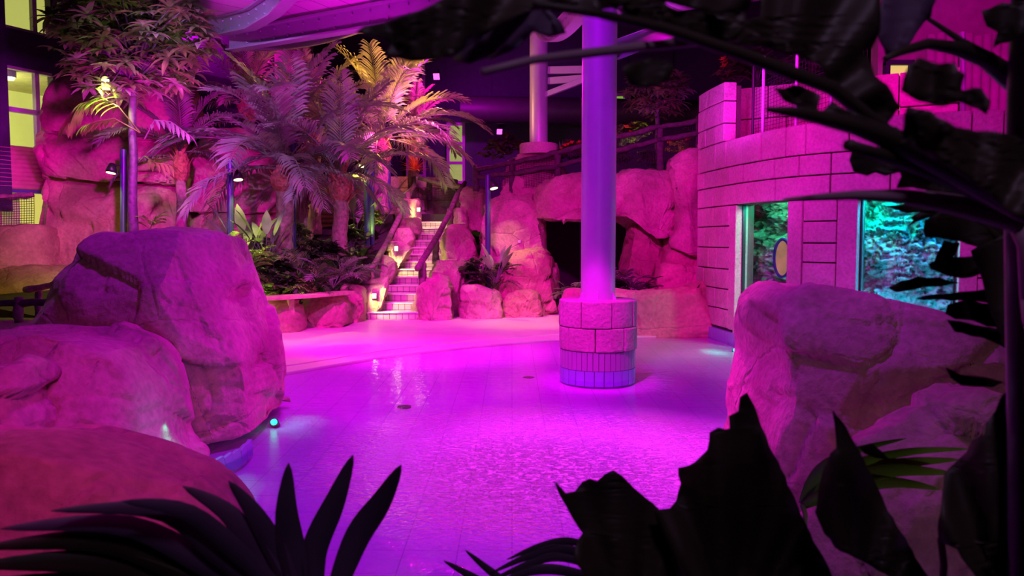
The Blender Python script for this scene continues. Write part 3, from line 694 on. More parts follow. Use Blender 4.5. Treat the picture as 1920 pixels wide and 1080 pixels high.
m2 = MB(); m2.tube([(BX, BY, W(1010, 290, BY).z), (BX, BY, zb2-.03), (BX, BY, zb2)], [.43, .43, .41], 32); smooth_by_angle(m2.build('stone_drum', M['stone'], root))
# braces from the back column to the right
for k, (a, b_, th) in enumerate((((1028, 132), (1130, 130), .16), ((1028, 152), (1120, 145), .15), ((1022, 178), (1120, 140), .12), ((900, 96), (1040, 70), .1))):
    if k == 3: continue
    m2 = MB(); p, q = W(*a, BY-.1), W(*b_, BY-.6); m2.bar(p, q, .1, th); bevel(tag(m2.build('steel_brace', M['steel'], loc=p), ['topmost steel brace reaching right from the back column', 'middle steel brace reaching right from the back column', 'slanting lowest steel brace reaching right from the back column'][k], 'beam'), .01)

# ---------------- canopy
def ibeam(name, pts, w, h, label, mat='steel_dark', bolts=True):
    pts = [Vector(p) for p in pts]; root = empty(name, pts[0], label, 'beam'); m2 = MB(); vs = []
    for i, p in enumerate(pts):
        t = (pts[min(i+1, len(pts)-1)]-pts[max(0, i-1)]).normalized(); s = t.cross(Vector((0, 0, 1))).normalized(); u = s.cross(t)
        for x, y in ((-w/2, -h/2), (w/2, -h/2), (w/2, -h/2+.03), (w*.12, -h/2+.03), (w*.12, h/2-.03), (w/2, h/2-.03), (w/2, h/2), (-w/2, h/2), (-w/2, h/2-.03), (-w*.12, h/2-.03), (-w*.12, -h/2+.03), (-w/2, -h/2+.03)): vs.append(p+s*x+u*y)
    n = 12; m2.add(vs, [(i*n+k, i*n+(k+1) % n, (i+1)*n+(k+1) % n, (i+1)*n+k) for i in range(len(pts)-1) for k in range(n)]+[tuple(range(n))[::-1], tuple((len(pts)-1)*n+k for k in range(n))])
    m2.build('beam_web', M[mat], root)
    if bolts:
        m3 = MB(); L_ = [(pts[i+1]-pts[i]).length for i in range(len(pts)-1)]; tot = sum(L_); d = .2
        while d < tot:
            i = 0; e = d
            while e > L_[i]: e -= L_[i]; i += 1
            t = (pts[i+1]-pts[i]).normalized(); s = t.cross(Vector((0, 0, 1))).normalized(); u = s.cross(t)
            p = pts[i]+t*e
            for yy in (-h*.22, h*.22):
                for sg in (-1, 1): m3.tube([p+u*yy+s*sg*w*.12, p+u*yy+s*sg*(w*.12+.03)], .018, 6)
            d += .42
        o = m3.build('bolts', M[mat], root); o['kind'] = 'stuff'
    return root
def bez(a, b_, c, d, n=16):
    a, b_, c, d = map(Vector, (a, b_, c, d)); out = []
    for i in range(n+1):
        t = i/n; out.append(a*(1-t)**3+b_*3*t*(1-t)**2+c*3*t*t*(1-t)+d*t**3)
    return out
TOP = Vector((CX, CY, 4.62))
RA = W(432, 78, 14.3); RB = Vector((BX, BY, zt2+.12)); RC = Vector((4.7, 11.2, 5.3)); RD = Vector((-6.2, 11.0, 6.9))
lineA = [RA.lerp(TOP, t/12) for t in range(13)]
ibeam('canopy_beam', lineA, .2, .34, 'long straight steel beam running from the palms up to the pool column')
cB = bez(RB, RB.lerp(TOP, .35)+Vector((0, 0, -.55)), RB.lerp(TOP, .7)+Vector((0, 0, -.35)), TOP, 16)
ibeam('canopy_beam', cB, .18, .3, 'curved bolted steel beam between the back column and pool column', 'steel')
ibeam('canopy_beam', [Vector((CX+.15, CY, 3.78)).lerp(Vector((2.1, 10.0, 4.3)), t/6) for t in range(7)], .1, .22, 'slanting steel arm rising right from the pool column', 'steel', False)
K = [W(300, 20, 15.5), W(360, 42, 15.0), W(420, 48, 14.2), W(470, 36, 13.2), W(515, 8, 12.2), W(550, -30, 11.2), W(600, -110, 10)]
ibeam('canopy_beam', K, .2, .34, 'curved bolted edge beam of the canopy above the palm trees')
E = bez(RA, W(540, 90, 15.4), W(640, 70, 16), W(760, 10, 16.0), 14)
ibeam('canopy_beam', E, .16, .26, 'curved bolted beam behind the long straight canopy beam')
def membrane(name, A, B, sag, label, n=20, m=14, uvs=(4, 3)):
    def samp(C, t):
        f = t*(len(C)-1); i = min(int(f), len(C)-2); return Vector(C[i]).lerp(Vector(C[i+1]), f-i)
    me = bpy.data.meshes.new(name); vs = []; uv = []
    for i in range(n+1):
        for j in range(m+1):
            u, v = i/n, j/m; p = samp(A, u).lerp(samp(B, u), v)-Vector((0, 0, sag*math.sin(PI*v)*(.4+.6*math.sin(PI*u))))
            vs.append(tuple(p)); uv.append((u*uvs[0], v*uvs[1]))
    fs = [(i*(m+1)+j, i*(m+1)+j+1, (i+1)*(m+1)+j+1, (i+1)*(m+1)+j) for i in range(n) for j in range(m)]
    me.from_pydata(vs, [], fs); ul = me.uv_layers.new(name='UVMap')
    for l in me.loops: ul.data[l.index].uv = uv[l.vertex_index]
    me.materials.append(M['canopy']); me.polygons.foreach_set('use_smooth', [True]*len(me.polygons))
    o = bpy.data.objects.new(name, me); COL.objects.link(o)
    md = o.modifiers.new('thick', 'SOLIDIFY'); md.thickness = .02
    return tag(o, label, 'canopy')
up = Vector((0, 0, .16))
membrane('canopy_membrane', [p+up for p in lineA], [K[0]+up, K[1]+up, K[2]+up, K[3]+up, K[4]+up, K[5]+up, K[6]+up, Vector((-1.5, 8.5, 6.0))], -.25, 'purple lit canopy panel between the straight and the curved edge beam', uvs=(9, 4))
membrane('canopy_membrane', [p+up for p in lineA], [p+up for p in bez(RA, W(560, 100, 16.2), W(820, 60, 17.4), RB, 12)], .1, 'purple lit canopy panel spanning back to the slimmer column', uvs=(9, 5))
membrane('canopy_membrane', [p+up for p in cB][::-1], [p+up for p in bez(TOP, Vector((3, 10.5, 4.9)), Vector((4.5, 12.5, 5.6)), Vector((5.4, 15.5, 6.2)), 12)], .15, 'canopy panel on the right between the two columns and the aquarium', uvs=(7, 4))
membrane('canopy_membrane', [k+up for k in K], [W(100, -40, 15.5)+up, W(80, -80, 13.5)+up, W(60, -160, 11.5)+up], .1, 'canopy panel at the upper left above the leafy tree', uvs=(6, 5))

# ---------------- stairs
def stx(i): return -2.93+.041*i
NS = 14
root = empty('tiled_staircase', (-2.4, 15.1, .045), 'tiled staircase climbing between rocks from the deck to the terrace', 'staircase')
for i in range(NS):
    x0 = stx(i); x1 = x0+1.15 if i else x0+1.13; y = 15.1+.35*(i-1)+.35; z0 = 0.02 if i == 0 else .155*i; z1 = .155*(i+1)+.03
    y = 15.1+.35*i
    m2 = MB(); m2.box(((x0+x1)/2, y+.6, (z0+z1)/2-.01), (x1-x0, 1.2, z1-z0)); st = m2.build('step', M['steptile'], root)
    m2 = MB(); m2.box(((x0+x1)/2, y+.175-.012, z1-.005), (x1-x0+.01, .374, .03)); bevel(m2.build('tread', M['tread'], st), .006)
# ================================================================ rocks
RK = dict
rock('boulder', [(92, 812), (88, 640), (96, 600), (118, 550), (132, 500), (142, 468), (168, 446), (270, 437), (300, 428), (345, 427), (403, 437), (412, 472), (427, 505), (450, 572), (476, 640), (486, 715), (482, 790), (462, 812)], 6.4, 2.1,
     'tall flat topped boulder standing in the pool at left', n=260, m=110, seed=3, pw=4.2, amp=.8)
rock('boulder', [(-150, 925), (-130, 660), (-40, 625), (60, 612), (110, 613), (200, 634), (236, 655), (268, 705), (288, 765), (303, 840), (318, 925)], 4.9, 1.7,
     'broad low boulder in front of the tall flat topped one', n=220, m=90, seed=11, pw=4, amp=.8)
rock('boulder', [(-90, 990), (-60, 705), (0, 679), (30, 690), (40, 728), (62, 775), (66, 830), (50, 990)], 4.2, .9,
     'small rounded boulder at the left picture edge', n=120, m=50, seed=5, pw=3.4)
rock('boulder', [(-260, 1220), (-230, 850), (-60, 818), (0, 815), (90, 822), (180, 846), (262, 874), (330, 905), (385, 950), (425, 1000), (440, 1080), (440, 1220)], 3.0, 1.3,
     'reddish near boulder in the lower left corner', 'rock_red', n=200, m=80, seed=17, pw=3.0, amp=.35)
rock('boulder', [(1446, 954), (1424, 800), (1434, 740), (1447, 680), (1446, 620), (1452, 578), (1478, 549), (1515, 533), (1570, 538), (1640, 551), (1740, 577), (1800, 602), (1900, 652), (2060, 730), (2150, 954)], 4.7, 2.4,
     'big sloping boulder at right in front of the aquarium', n=260, m=110, seed=23, pw=3.6, amp=.6)
rock('boulder', [(1500, 1130), (1560, 900), (1660, 830), (1790, 745), (1850, 720), (1960, 760), (2150, 850), (2200, 1130)], 3.4, .8,
     'shaded rock below the big right boulder, partly behind leaves', 'rock', n=120, m=50, seed=29)
# back left tower
def R(ol, Y, T, label, **k): return rock(k.pop('name', 'rock_block'), ol, Y, T, label, **k)
R([(66, 250), (68, 215), (76, 170), (88, 150), (140, 140), (260, 135), (340, 150), (352, 262), (200, 270)], 16.2, 2.4, 'topmost block of the tall rock tower behind the leafy tree', n=130, m=50, seed=31, mat='rock_red', amp=.6, pw=4.5, name='tower_rock')
R([(72, 322), (70, 262), (80, 244), (150, 240), (348, 268), (352, 350), (200, 345)], 16.3, 2.4, 'second block from the top of the tall rock tower', n=130, m=50, seed=37, mat='rock_red', amp=.6, pw=4.5, name='tower_rock')
R([(80, 600), (72, 420), (62, 350), (76, 305), (170, 316), (250, 336), (352, 332), (356, 600)], 16.4, 2.6, 'large lowest block of the tall rock tower', n=160, m=64, seed=41, mat='rock_red', amp=.6, pw=4.5, name='tower_rock')
R([(350, 400), (352, 330), (366, 255), (392, 236), (450, 236), (505, 258), (545, 300), (574, 316), (580, 400)], 16.8, 2.0, 'upper block of the rock pillar behind the palm trunks', n=130, m=50, seed=43, mat='rock_red', amp=.7, pw=4, name='tower_rock')
R([(345, 600), (348, 420), (356, 380), (450, 372), (530, 388), (556, 420), (560, 600)], 16.6, 2.2, 'lower tan block of the rock pillar behind the palm trunks', n=130, m=50, seed=47, mat='rock_tan', amp=.6, pw=4, name='tower_rock')
R([(552, 480), (558, 340), (570, 300), (584, 286), (592, 330), (578, 400), (574, 480)], 16.0, .6, 'narrow upright rock fin glowing magenta beside the palm trunk', n=70, m=30, seed=49, name='rock_fin')
R([(-90, 515), (-80, 430), (0, 420), (72, 421), (84, 470), (82, 515)], 15.0, 1.6, 'low block at the left edge under the net, upper of two', n=110, m=40, seed=53, mat='rock_red', amp=.6)
R([(-90, 620), (-80, 500), (10, 492), (100, 492), (140, 500), (150, 620)], 14.6, 1.6, 'warm lit low block at the left edge behind the log fence', n=110, m=40, seed=59, mat='rock_tan', amp=.6)
R([(-120, 660), (-110, 608), (0, 604), (110, 598), (150, 660)], 9.5, 1.4, 'dark low rock under the log fence at left', n=110, m=40, seed=61, amp=.5)
mb = MB(); mb.box((-7.2, 10.6, .1), (4.4, 3.6, .5)); struct(mb.build('floor_left_bank', M['soil']))
# planter front
R([(430, 640), (438, 566), (500, 560), (556, 560), (562, 628)], 13.1, .9, 'planter rock under the bench, leftmost of the row', n=110, m=40, seed=67, mat='rock_red', name='planter_rock', pw=5)
R([(556, 624), (558, 566), (600, 552), (645, 556), (652, 580), (650, 612)], 13.9, .9, 'planter rock under the bench, right of the leftmost', n=110, m=40, seed=71, mat='rock_red', name='planter_rock', pw=4.5)
R([(636, 612), (634, 552), (646, 533), (678, 535), (685, 556), (683, 608)], 14.7, .9, 'planter rock between the bench end and the stairs', n=100, m=36, seed=73, mat='rock_red', name='planter_rock', pw=4.5)
# stair side, left
for k, (ol, Y, T, lb) in enumerate([
    ([(680, 604), (676, 560), (679, 527), (730, 517), (728, 540), (706, 600)], 15.3, .7, 'stair side rock at left carrying the lowest step light'),
    ([(690, 535), (696, 505), (712, 474), (742, 488), (744, 508), (730, 535)], 16.3, .8, 'stair side rock at left, second from the bottom'),
    ([(722, 500), (726, 455), (752, 451), (772, 466), (758, 490), (742, 505)], 17.0, .8, 'stair side rock at left beside the middle step light'),
    ([(728, 470), (732, 430), (768, 427), (777, 448), (768, 468)], 17.8, .8, 'stair side rock at left above the middle step light'),
    ([(746, 440), (750, 412), (786, 408), (788, 440)], 18.5, .8, 'stair side rock at left, second from the top'),
    ([(742, 420), (744, 378), (784, 370), (789, 390), (787, 420)], 19.2, .8, 'topmost stair side rock at left beside the handrail bend')]):
    R(ol, Y, T, lb, n=80, m=30, seed=80+k*3, name='stair_rock', pw=4)
for k, (ol, Y, T, lb) in enumerate([
    ([(776, 604), (777, 560), (788, 534), (808, 513), (842, 518), (849, 567), (849, 604)], 15.2, 1.0, 'bright layered rock at the foot of the stairs on the right'),
    ([(828, 604), (812, 540), (803, 515), (806, 489), (824, 484), (870, 488), (873, 512), (864, 604)], 16.0, .9, 'squared stair rock at right behind the bright layered one'),
    ([(828, 490), (829, 440), (846, 421), (876, 421), (890, 448), (898, 490)], 17.3, 1.2, 'rounded stair rock at right halfway up the flight'),
    ([(846, 425), (849, 392), (874, 389), (880, 425)], 18.4, .9, 'small stair rock at right below the rail top'),
    ([(862, 430), (864, 362), (870, 346), (914, 350), (925, 430)], 18.6, 1.0, 'highest stair rock at right under the terrace fence')]):
    R(ol, Y, T, lb, n=100, m=36, seed=110+k*3, name='stair_rock', pw=4, mat='rock')
R([(770, 420), (772, 376), (800, 372), (835, 378), (840, 420)], 21.0, 1.0, 'pale rock closing the top of the stairs', n=80, m=30, seed=131, pw=4)
# mid rocks and cave
cave = [
    ([(898, 600), (903, 400), (922, 372), (965, 358), (1004, 350), (1018, 400), (1036, 432), (1038, 600)], 16.9, 1.8, 'tall rock face left of the cave mouth', 'rock', 5),
    ([(930, 604), (934, 470), (985, 462), (1034, 468), (1046, 500), (1046, 604)], 16.4, 1.4, 'left jamb rock of the cave mouth near the warm lit floor', 'rock_tan', 5),
    ([(1002, 412), (1000, 362), (1012, 342), (1072, 321), (1110, 317), (1180, 318), (1200, 340), (1200, 405), (1110, 404), (1070, 404), (1034, 414)], 16.2, 2.0, 'long lintel rock over the cave mouth', 'rock', 4),
    ([(1150, 400), (1152, 322), (1220, 314), (1262, 318), (1272, 345), (1287, 400), (1281, 446), (1236, 430), (1180, 410)], 16.0, 2.0, 'wedge shaped lintel rock right of the pool column', 'rock', 4),
    ([(1250, 470), (1262, 420), (1250, 330), (1262, 288), (1300, 268), (1345, 255), (1350, 470)], 15.6, 2.0, 'high rock beside the corner of the aquarium wall', 'rock', 4),
    ([(1172, 604), (1170, 500), (1186, 412), (1238, 428), (1250, 445), (1248, 604)], 16.2, 1.6, 'right jamb rock of the cave mouth', 'rock_red', 5),
    ([(1240, 560), (1246, 446), (1290, 446), (1345, 462), (1345, 560)], 15.6, 1.4, 'cracked rock low beside the aquarium wall corner', 'rock_red', 4),
    ([(1222, 575), (1240, 500), (1262, 490), (1345, 510), (1345, 575)], 14.8, 1.4, 'smooth slanting rock behind the low planter wall', 'rock_red', 4),
    ([(864, 606), (862, 548), (868, 534), (900, 533), (932, 545), (941, 565), (940, 604)], 15.5, 1.0, 'low planter rock right of the stairs', 'rock', 4.5),
    ([(938, 600), (941, 566), (952, 547), (985, 543), (1012, 552), (1016, 598)], 15.7, .9, 'low warm topped planter rock near the cave mouth', 'rock_tan', 4.5)]
for k, (ol, Y, T, lb, mt, pw) in enumerate(cave): R(ol, Y, T, lb, n=130, m=48, seed=140+k*3, mat=mt, pw=pw, name='cave_rock' if k < 8 else 'planter_rock')
o = rock('planter_wall', [(1060, 632), (1060, 546), (1110, 543), (1200, 545), (1262, 540), (1300, 533), (1345, 530), (1345, 632)], 13.0, .7, 'low red rock wall of the planter between column and aquarium', mat='rock_red', n=150, m=40, seed=181, pw=6, amp=.35, fs=1.6)
mb = MB(); mb.box((2.4, 14.6, .3), (2.8, 2.2, .7)); mb.box((-.3, 16.9, .2), (1.0, 1.6, .6)); struct(mb.build('floor_planter_right', M['soil']))
# rock under the back column
R([(944, 400), (944, 300), (952, 290), (985, 284), (1040, 282), (1058, 292), (1062, 400)], 17.6, 1.3, 'pale rock carrying the plinth of the back column', n=100, m=36, seed=191, pw=4.5)
# masonry ring wall behind the palms
mb = MB(); cy_ = 21.6; cxm = W(757, 380, 21.2).x; rr = 1.45
z_t = W(757, 330, 20.4).z
for row in range(5):
    z1 = z_t-row*.3; z0 = z1-.3; n = 18
    for k in range(n):
        aa = 2*PI*(k+.5*(row % 2))/n+.008; bb = 2*PI*(k+1+.5*(row % 2))/n-.008; vs = []
        for t in (aa, (aa+bb)/2, bb):
            for r, z in ((rr-.2, z0+.008), (rr, z0+.008), (rr, z1-.008), (rr-.2, z1-.008)): vs.append((cxm+r*math.cos(t), cy_+r*.8*math.sin(t), z))
        mb.add(vs, [(i*4+w, i*4+(w+1) % 4, (i+1)*4+(w+1) % 4, (i+1)*4+w) for i in range(2) for w in range(4)]+[(0, 3, 2, 1), (8, 9, 10, 11)])
o = mb.build('stone_ring_wall', M['stone'], loc=(cxm, cy_, 1.9)); tag(o, 'round block masonry planter wall behind the top of the stairs', 'wall')
spot('ring_warm_flood', (cxm+.6, 17.6, 4.3), (cxm+.3, 20.4, 2.7), (1, .22, .2), 300, 60)

# ================================================================ fences, rails
def logpts(a, b_, n=7, j=.02):
    a, b_ = Vector(a), Vector(b_); r = random.Random(int(abs(a.x*1000+a.z*77)))
    return [a.lerp(b_, i/n)+Vector((0, r.uniform(-j, j), r.uniform(-j, j))) for i in range(n+1)]
def logo(name, a, b_, r, parent, mat='log', n=7):
    m2 = MB(); rd = random.Random(int(abs(b_[0]*500)+7)); pts = logpts(a, b_, n, r*.35)
    m2.tube(pts, [r*rd.uniform(.85, 1.15) for _ in pts], 8); return m2.build(name, M[mat], parent, smooth=True)
# terrace fence
YF = 16.9
posts = [(893, 312, 350), (960, 298, 365), (1046, 281, 330), (1126, 240, 320), (1238, 236, 320), (1311, 218, 285)]
def fY(px): return 17.6-(px-893)*.0042
root = empty('log_fence', W(893, 350, fY(893)), 'dark log fence climbing right along the terrace above the cave', 'fence')
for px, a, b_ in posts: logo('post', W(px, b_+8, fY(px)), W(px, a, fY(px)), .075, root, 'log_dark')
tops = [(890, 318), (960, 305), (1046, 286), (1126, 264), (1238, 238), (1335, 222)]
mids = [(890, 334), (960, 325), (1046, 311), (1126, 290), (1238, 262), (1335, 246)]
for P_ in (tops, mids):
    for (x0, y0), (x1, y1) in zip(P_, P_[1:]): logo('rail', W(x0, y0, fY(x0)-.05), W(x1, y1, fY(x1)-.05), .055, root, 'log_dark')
net('fence_net', [W(895, 362, fY(895)), W(1046, 345, fY(1046)), W(1046, 284, fY(1046)), W(895, 318, fY(895))], 50, 18, 'dark net on the log fence left of the pool column', .004)
net('fence_net', [W(1126, 322, fY(1126)), W(1330, 290, fY(1330)), W(1330, 222, fY(1330)), W(1126, 262, fY(1126))], 60, 22, 'dark net on the log fence right of the pool column', .004)
# stair handrails
root = empty('handrail', W(690, 590, 15.4), 'purple lit log handrail on the left side of the stairs', 'handrail')
LR = [W(684, 510, 15.35), W(700, 500, 15.6), W(725, 455, 16.8), W(745, 415, 17.9), W(764, 375, 19.2), W(776, 345, 19.6), W(776, 326, 19.7)]
m2 = MB(); m2.tube(LR, [.06, .065, .06, .065, .06, .055, .05], 8); m2.build('rail', M['log'], root, smooth=True)
logo('post', W(687, 555, 15.35), W(687, 500, 15.35), .07, root); logo('post', W(764, 385, 19.2), W(764, 360, 19.2), .07, root); logo('post', W(769, 372, 19.7), W(771, 320, 19.7), .08, root); logo('post', W(727, 470, 16.8), W(726, 452, 16.8), .07, root)
root = empty('handrail', W(793, 535, 15.3), 'magenta lit log handrail on the right side of the stairs', 'handrail')
RR = [W(782, 504, 14.9), W(800, 476, 15.6), W(822, 440, 16.6), W(840, 405, 17.6), W(856, 368, 18.6), W(872, 342, 19.2)]
m2 = MB(); m2.tube(RR, [.055, .065, .065, .06, .065, .05], 8); m2.build('rail', M['log'], root, smooth=True)
for (px, a, b_, Y) in ((792, 494, 538, 15.2), (817, 450, 492, 16.4), (844, 394, 425, 17.7), (862, 362, 390, 18.7)): logo('post', W(px, b_, Y), W(px, a, Y), .075, root)
root = empty('log_fence', W(805, 375, 20.2), 'short log fence with net across the top of the stairs', 'fence')
logo('rail', W(786, 334, 20.0), W(868, 352, 19.8), .06, root); logo('post', W(805, 374, 20.2), W(805, 338, 20.2), .07, root)
net('fence_net', [W(800, 376, 20.1), W(858, 376, 20.0), W(858, 350, 20.0), W(800, 338, 20.1)], 26, 10, 'net under the short fence at the stair top', .004)
# left log fence
root = empty('log_fence', W(35, 605, 9.6), 'dark log rail fence at the left edge with one pale upper log', 'fence')
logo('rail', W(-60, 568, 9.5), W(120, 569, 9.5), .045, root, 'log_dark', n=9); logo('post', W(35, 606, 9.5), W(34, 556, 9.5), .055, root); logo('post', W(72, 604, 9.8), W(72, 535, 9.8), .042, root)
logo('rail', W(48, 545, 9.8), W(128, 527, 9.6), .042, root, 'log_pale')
root = empty('log_rail', W(-30, 368, 13.6), 'dark rail with netting in front of the lit counter at left', 'fence')
logo('rail', W(-60, 374, 15.4), W(62, 366, 15.6), .06, root, n=9)
logo('post', W(-40, 430, 15.4), W(-40, 374, 15.4), .05, root)
net('fence_net', [W(-40, 424, 15.4), W(64, 422, 15.5), W(64, 368, 15.5), W(-40, 374, 15.4)], 22, 12, 'coarse dark net below the rail at the left edge', .006)
# bench
root = empty('slab_bench', W(560, 565, 13.2), 'curved wooden slab bench along the planter rocks', 'bench')
bp = [(-5.2, 12.35), (-4.55, 12.55), (-3.98, 12.8), (-3.62, 13.2), (-3.25, 13.75), (-2.98, 14.2)]
zb_ = .64; m2 = MB(); vs = []
for i, (x, y) in enumerate(bp):
    a = Vector((*bp[max(0, i-1)], 0)); b_ = Vector((*bp[min(len(bp)-1, i+1)], 0)); d = (b_-a).normalized(); nn = Vector((d.y, -d.x, 0)); w = .2 if i < 5 else .12
    for s_, z in ((-w, zb_-.03), (w, zb_-.03), (w, zb_+.03), (-w, zb_+.03)): vs.append((x+nn.x*s_, y+nn.y*s_, z))
q = len(bp)-1
m2.add(vs, [(i*4+w, i*4+(w+1) % 4, (i+1)*4+(w+1) % 4, (i+1)*4+w) for i in range(q) for w in range(4)]+[(0, 3, 2, 1), (q*4, q*4+1, q*4+2, q*4+3)])
bevel(m2.build('seat', M['plank'], root), .012)
for (x, y) in ((-4.12, 12.72), (-3.75, 13.05), (-5.0, 12.4)):
    m2 = MB(); m2.box((x, y, .33), (.09, .12, .57), rz=.6); m2.build('leg', M['plank'], root)
# small lamps on fixtures
def lampfix(name, loc, label, cat, mat='lamp_on', r=.035, col=(.85, 1, .22), pw=5, group=None, tgt=None, ang=100):
    root = empty(name, loc, label, cat, group); m2 = MB(); p = Vector(loc)
    m2.box(p+Vector((0, .03, 0)), (r*2.4, .05, r*3.2)); bevel(m2.build('lamp_body', M['lamp'], root), .008)
    m2 = MB(); m2.box(p+Vector((0, -.005, 0)), (r*1.8, .02, r*2.5)); m2.build('lamp_lens', M[mat], root)
    if pw:
        if tgt is not None: spot(name+'_light', p+Vector((0, -.08, 0)), tgt, col, pw, ang, .6, .03)
        else: pointl(name+'_light', p+Vector((0, -.09, 0)), col, pw, .03)
lampfix('step_light', W(702, 555, 14.93), 'glowing step light low in the rock by the first steps', 'lamp', pw=45, group='step lights', tgt=(-2.3, 15.8, .3), ang=110)
lampfix('step_light', W(743, 466, 16.5), 'glowing step light in the rock by the middle steps', 'lamp', pw=60, group='step lights', tgt=(-2.05, 17.8, 1.0), ang=110)
lampfix('step_light', W(785, 393, 18.7), 'glowing step light in the rock at the stair top', 'lamp', pw=55, group='step lights', tgt=(-1.9, 20.2, 2.1), ang=110)
lampfix('bench_light', Vector((-4.3, 12.9, .50)), 'small glowing lamp under the slab bench', 'lamp', pw=4)
# poles with small spotlights
def lamppole(px, py0, py1, Y, hx, hy, label, tgt, pw, col=(.85, 1, .12), lean=0):
    a, b_ = W(px, py1, Y), W(px+lean, py0, Y); root = empty('lamp_pole', a, label, 'lamp', 'dark pipe poles with small spotlights')
    m2 = MB(); m2.tube([a, b_], .058, 14); smooth_by_angle(m2.build('pole', M['pole'], root))
    if hx is None: return
    h = W(hx, hy, Y-.1); m2 = MB(); m2.tube([W(px, hy-8, Y), h+Vector((0, 0, .07))], .015, 6); m2.build('bracket', M['lamp'], root)
    d = (Vector(tgt)-h).normalized(); m2 = MB(); m2.tube([h-d*.11, h-d*.02, h+d*.06], [.05, .085, .095], 14); m2.build('lamp_head', M['lamp'], root, smooth=True)
    m2 = MB(); m2.tube([h+d*.055, h+d*.066], .08, 14); m2.build('lamp_lens', M['lamp_soft'], root)
    spot('pole_spot', h+d*.09, tgt, col, pw, 95, .7, .04)
lamppole(232, 280, 470, 14.0, 209, 318, 'pipe pole with a small spotlight in front of the tall rock tower', (-7.4, 13.4, .4), 90)
lamppole(432, 298, 520, 14.2, 446, 331, 'pipe pole with a small spotlight before the rock pillar', (-4.6, 13.7, .5), 110)
lamppole(550, 232, 470, 15.2, None, None, 'bare pipe pole between the two dark palm trunks', None, 0)
lamppole(688, 282, 460, 16.2, 678, 306, 'pipe pole with a spotlight beside the magenta palm trunk', (-3.5, 15.4, .9), 90)
lamppole(697, 282, 460, 16.4, None, None, 'second bare pipe pole touching the one beside the magenta trunk', None, 0)
lamppole(728, 290, 390, 17.8, None, None, 'short dark pipe pole just right of the magenta palm trunk', None, 0)
lamppole(915, 328, 560, 16.1, 925, 348, 'pipe pole with a small spotlight in the planter right of the stairs', (.2, 15.4, .2), 60, (1, .8, .15))
# flood lights
def flood(px, py, Y, tgt, label, r=.1, pw=0, col=MAG):
    p = W(px, py, Y); root = empty('flood_light', p, label, 'lamp'); d = (Vector(tgt)-p).normalized(); q = d.to_track_quat('Y', 'Z').to_matrix(); m2 = MB()
    m2.box(p, (r*2, r*1.2, r*2), mat=q); m2.bar(p, p+Vector((0, .5, .25)), .03, .03); m2.build('lamp_body', M['lamp'], root)
    m2 = MB(); m2.box(p+d*r*.65, (r*1.7, .03, r*1.7), mat=q); m2.build('lamp_lens', M['flood_on'], root)
    if pw: spot('flood_light_beam', p+d*(r+.1), tgt, col, pw, 80)
flood(819, 142, 20.0, (-2.5, 14, 2.0), 'bright pink flood light hanging right of the palm crowns', .09, 500)
flood(512, 82, 18.5, (-3.5, 14, 2.0), 'pink flood light glowing through the palm crowns under the canopy', .09, 300)
flood(936, 246, 25.7, (1, 18, 2.0), 'small dim violet flood light on the back wall', .1, 0)
# tree crown lamp
lampfix('tree_light', W(198, 158, 12.7), 'long bright lamp among the leaves of the leafy tree', 'lamp', r=.06, pw=0)
# underwater lamps
for k, (px, py, col, pw, tg) in enumerate(((326, 902, (0, 1, .55), 9, (-1.8, 5.0, -.3)), (1378, 657, (0, 1, .7), 34, (1.6, 11.2, -.2)), (514, 792, (0, .9, 1), 60, (-1.3, 7.3, -.6)))):
    p = G(px, py, -.03); lb = ['green glowing underwater lamp at the foot of the tall boulder', 'cyan glowing underwater lamp at the foot of the aquarium wall', 'cyan underwater lamp behind the right side of the tall boulder'][k]
    root = empty('underwater_lamp', p, lb, 'lamp'); m2 = MB(); m2.tube([p+Vector((0, .05, -.05)), p+Vector((0, 0, -.0))], .04, 12); m2.build('lamp_body', M['lamp'], root)
    m2 = MB(); m2.tube([p, p+Vector((0, -.01, .008))], .028, 12); m2.build('lamp_lens', M['uw_on'], root)
    spot('underwater_beam', p+Vector((0, -.03, .42)), tg, col, pw*.75, 130, 1, .05)
# blue tile kerb at the foot of the left boulder
kp = [G(300, 897), G(340, 893), G(380, 884), G(420, 870), G(450, 856), G(470, 838)]; m2 = MB(); tot = 0
for a, b_ in zip(kp, kp[1:]):
    n = max(1, round((b_-a).length/.11))
    for i in range(n):
        p, q = a.lerp(b_, (i+.03)/n), a.lerp(b_, (i+.97)/n); m2.bar(p+Vector((0, .0, -.02)), q, .03, .13)
tag(m2.build('tile_kerb', M['bluetile'], loc=kp[0]), 'curved kerb of blue tiles at the foot of the tall boulder', 'kerb')
# junction box
m2 = MB(); p = W(974, 453, 16.34); m2.box(p, (.06, .06, .06)); tag(bevel(m2.build('socket_box', M['steel'], loc=p), .008), 'tiny pale box fixed to the rock left of the cave', 'box')
# wall behind the cave, the cave's deep shade put into its black
mb = MB(); mb.box((1.9, 19.4, 1.1), (5.4, .3, 2.4)); struct(mb.build('wall_cave', M['blackwall']))
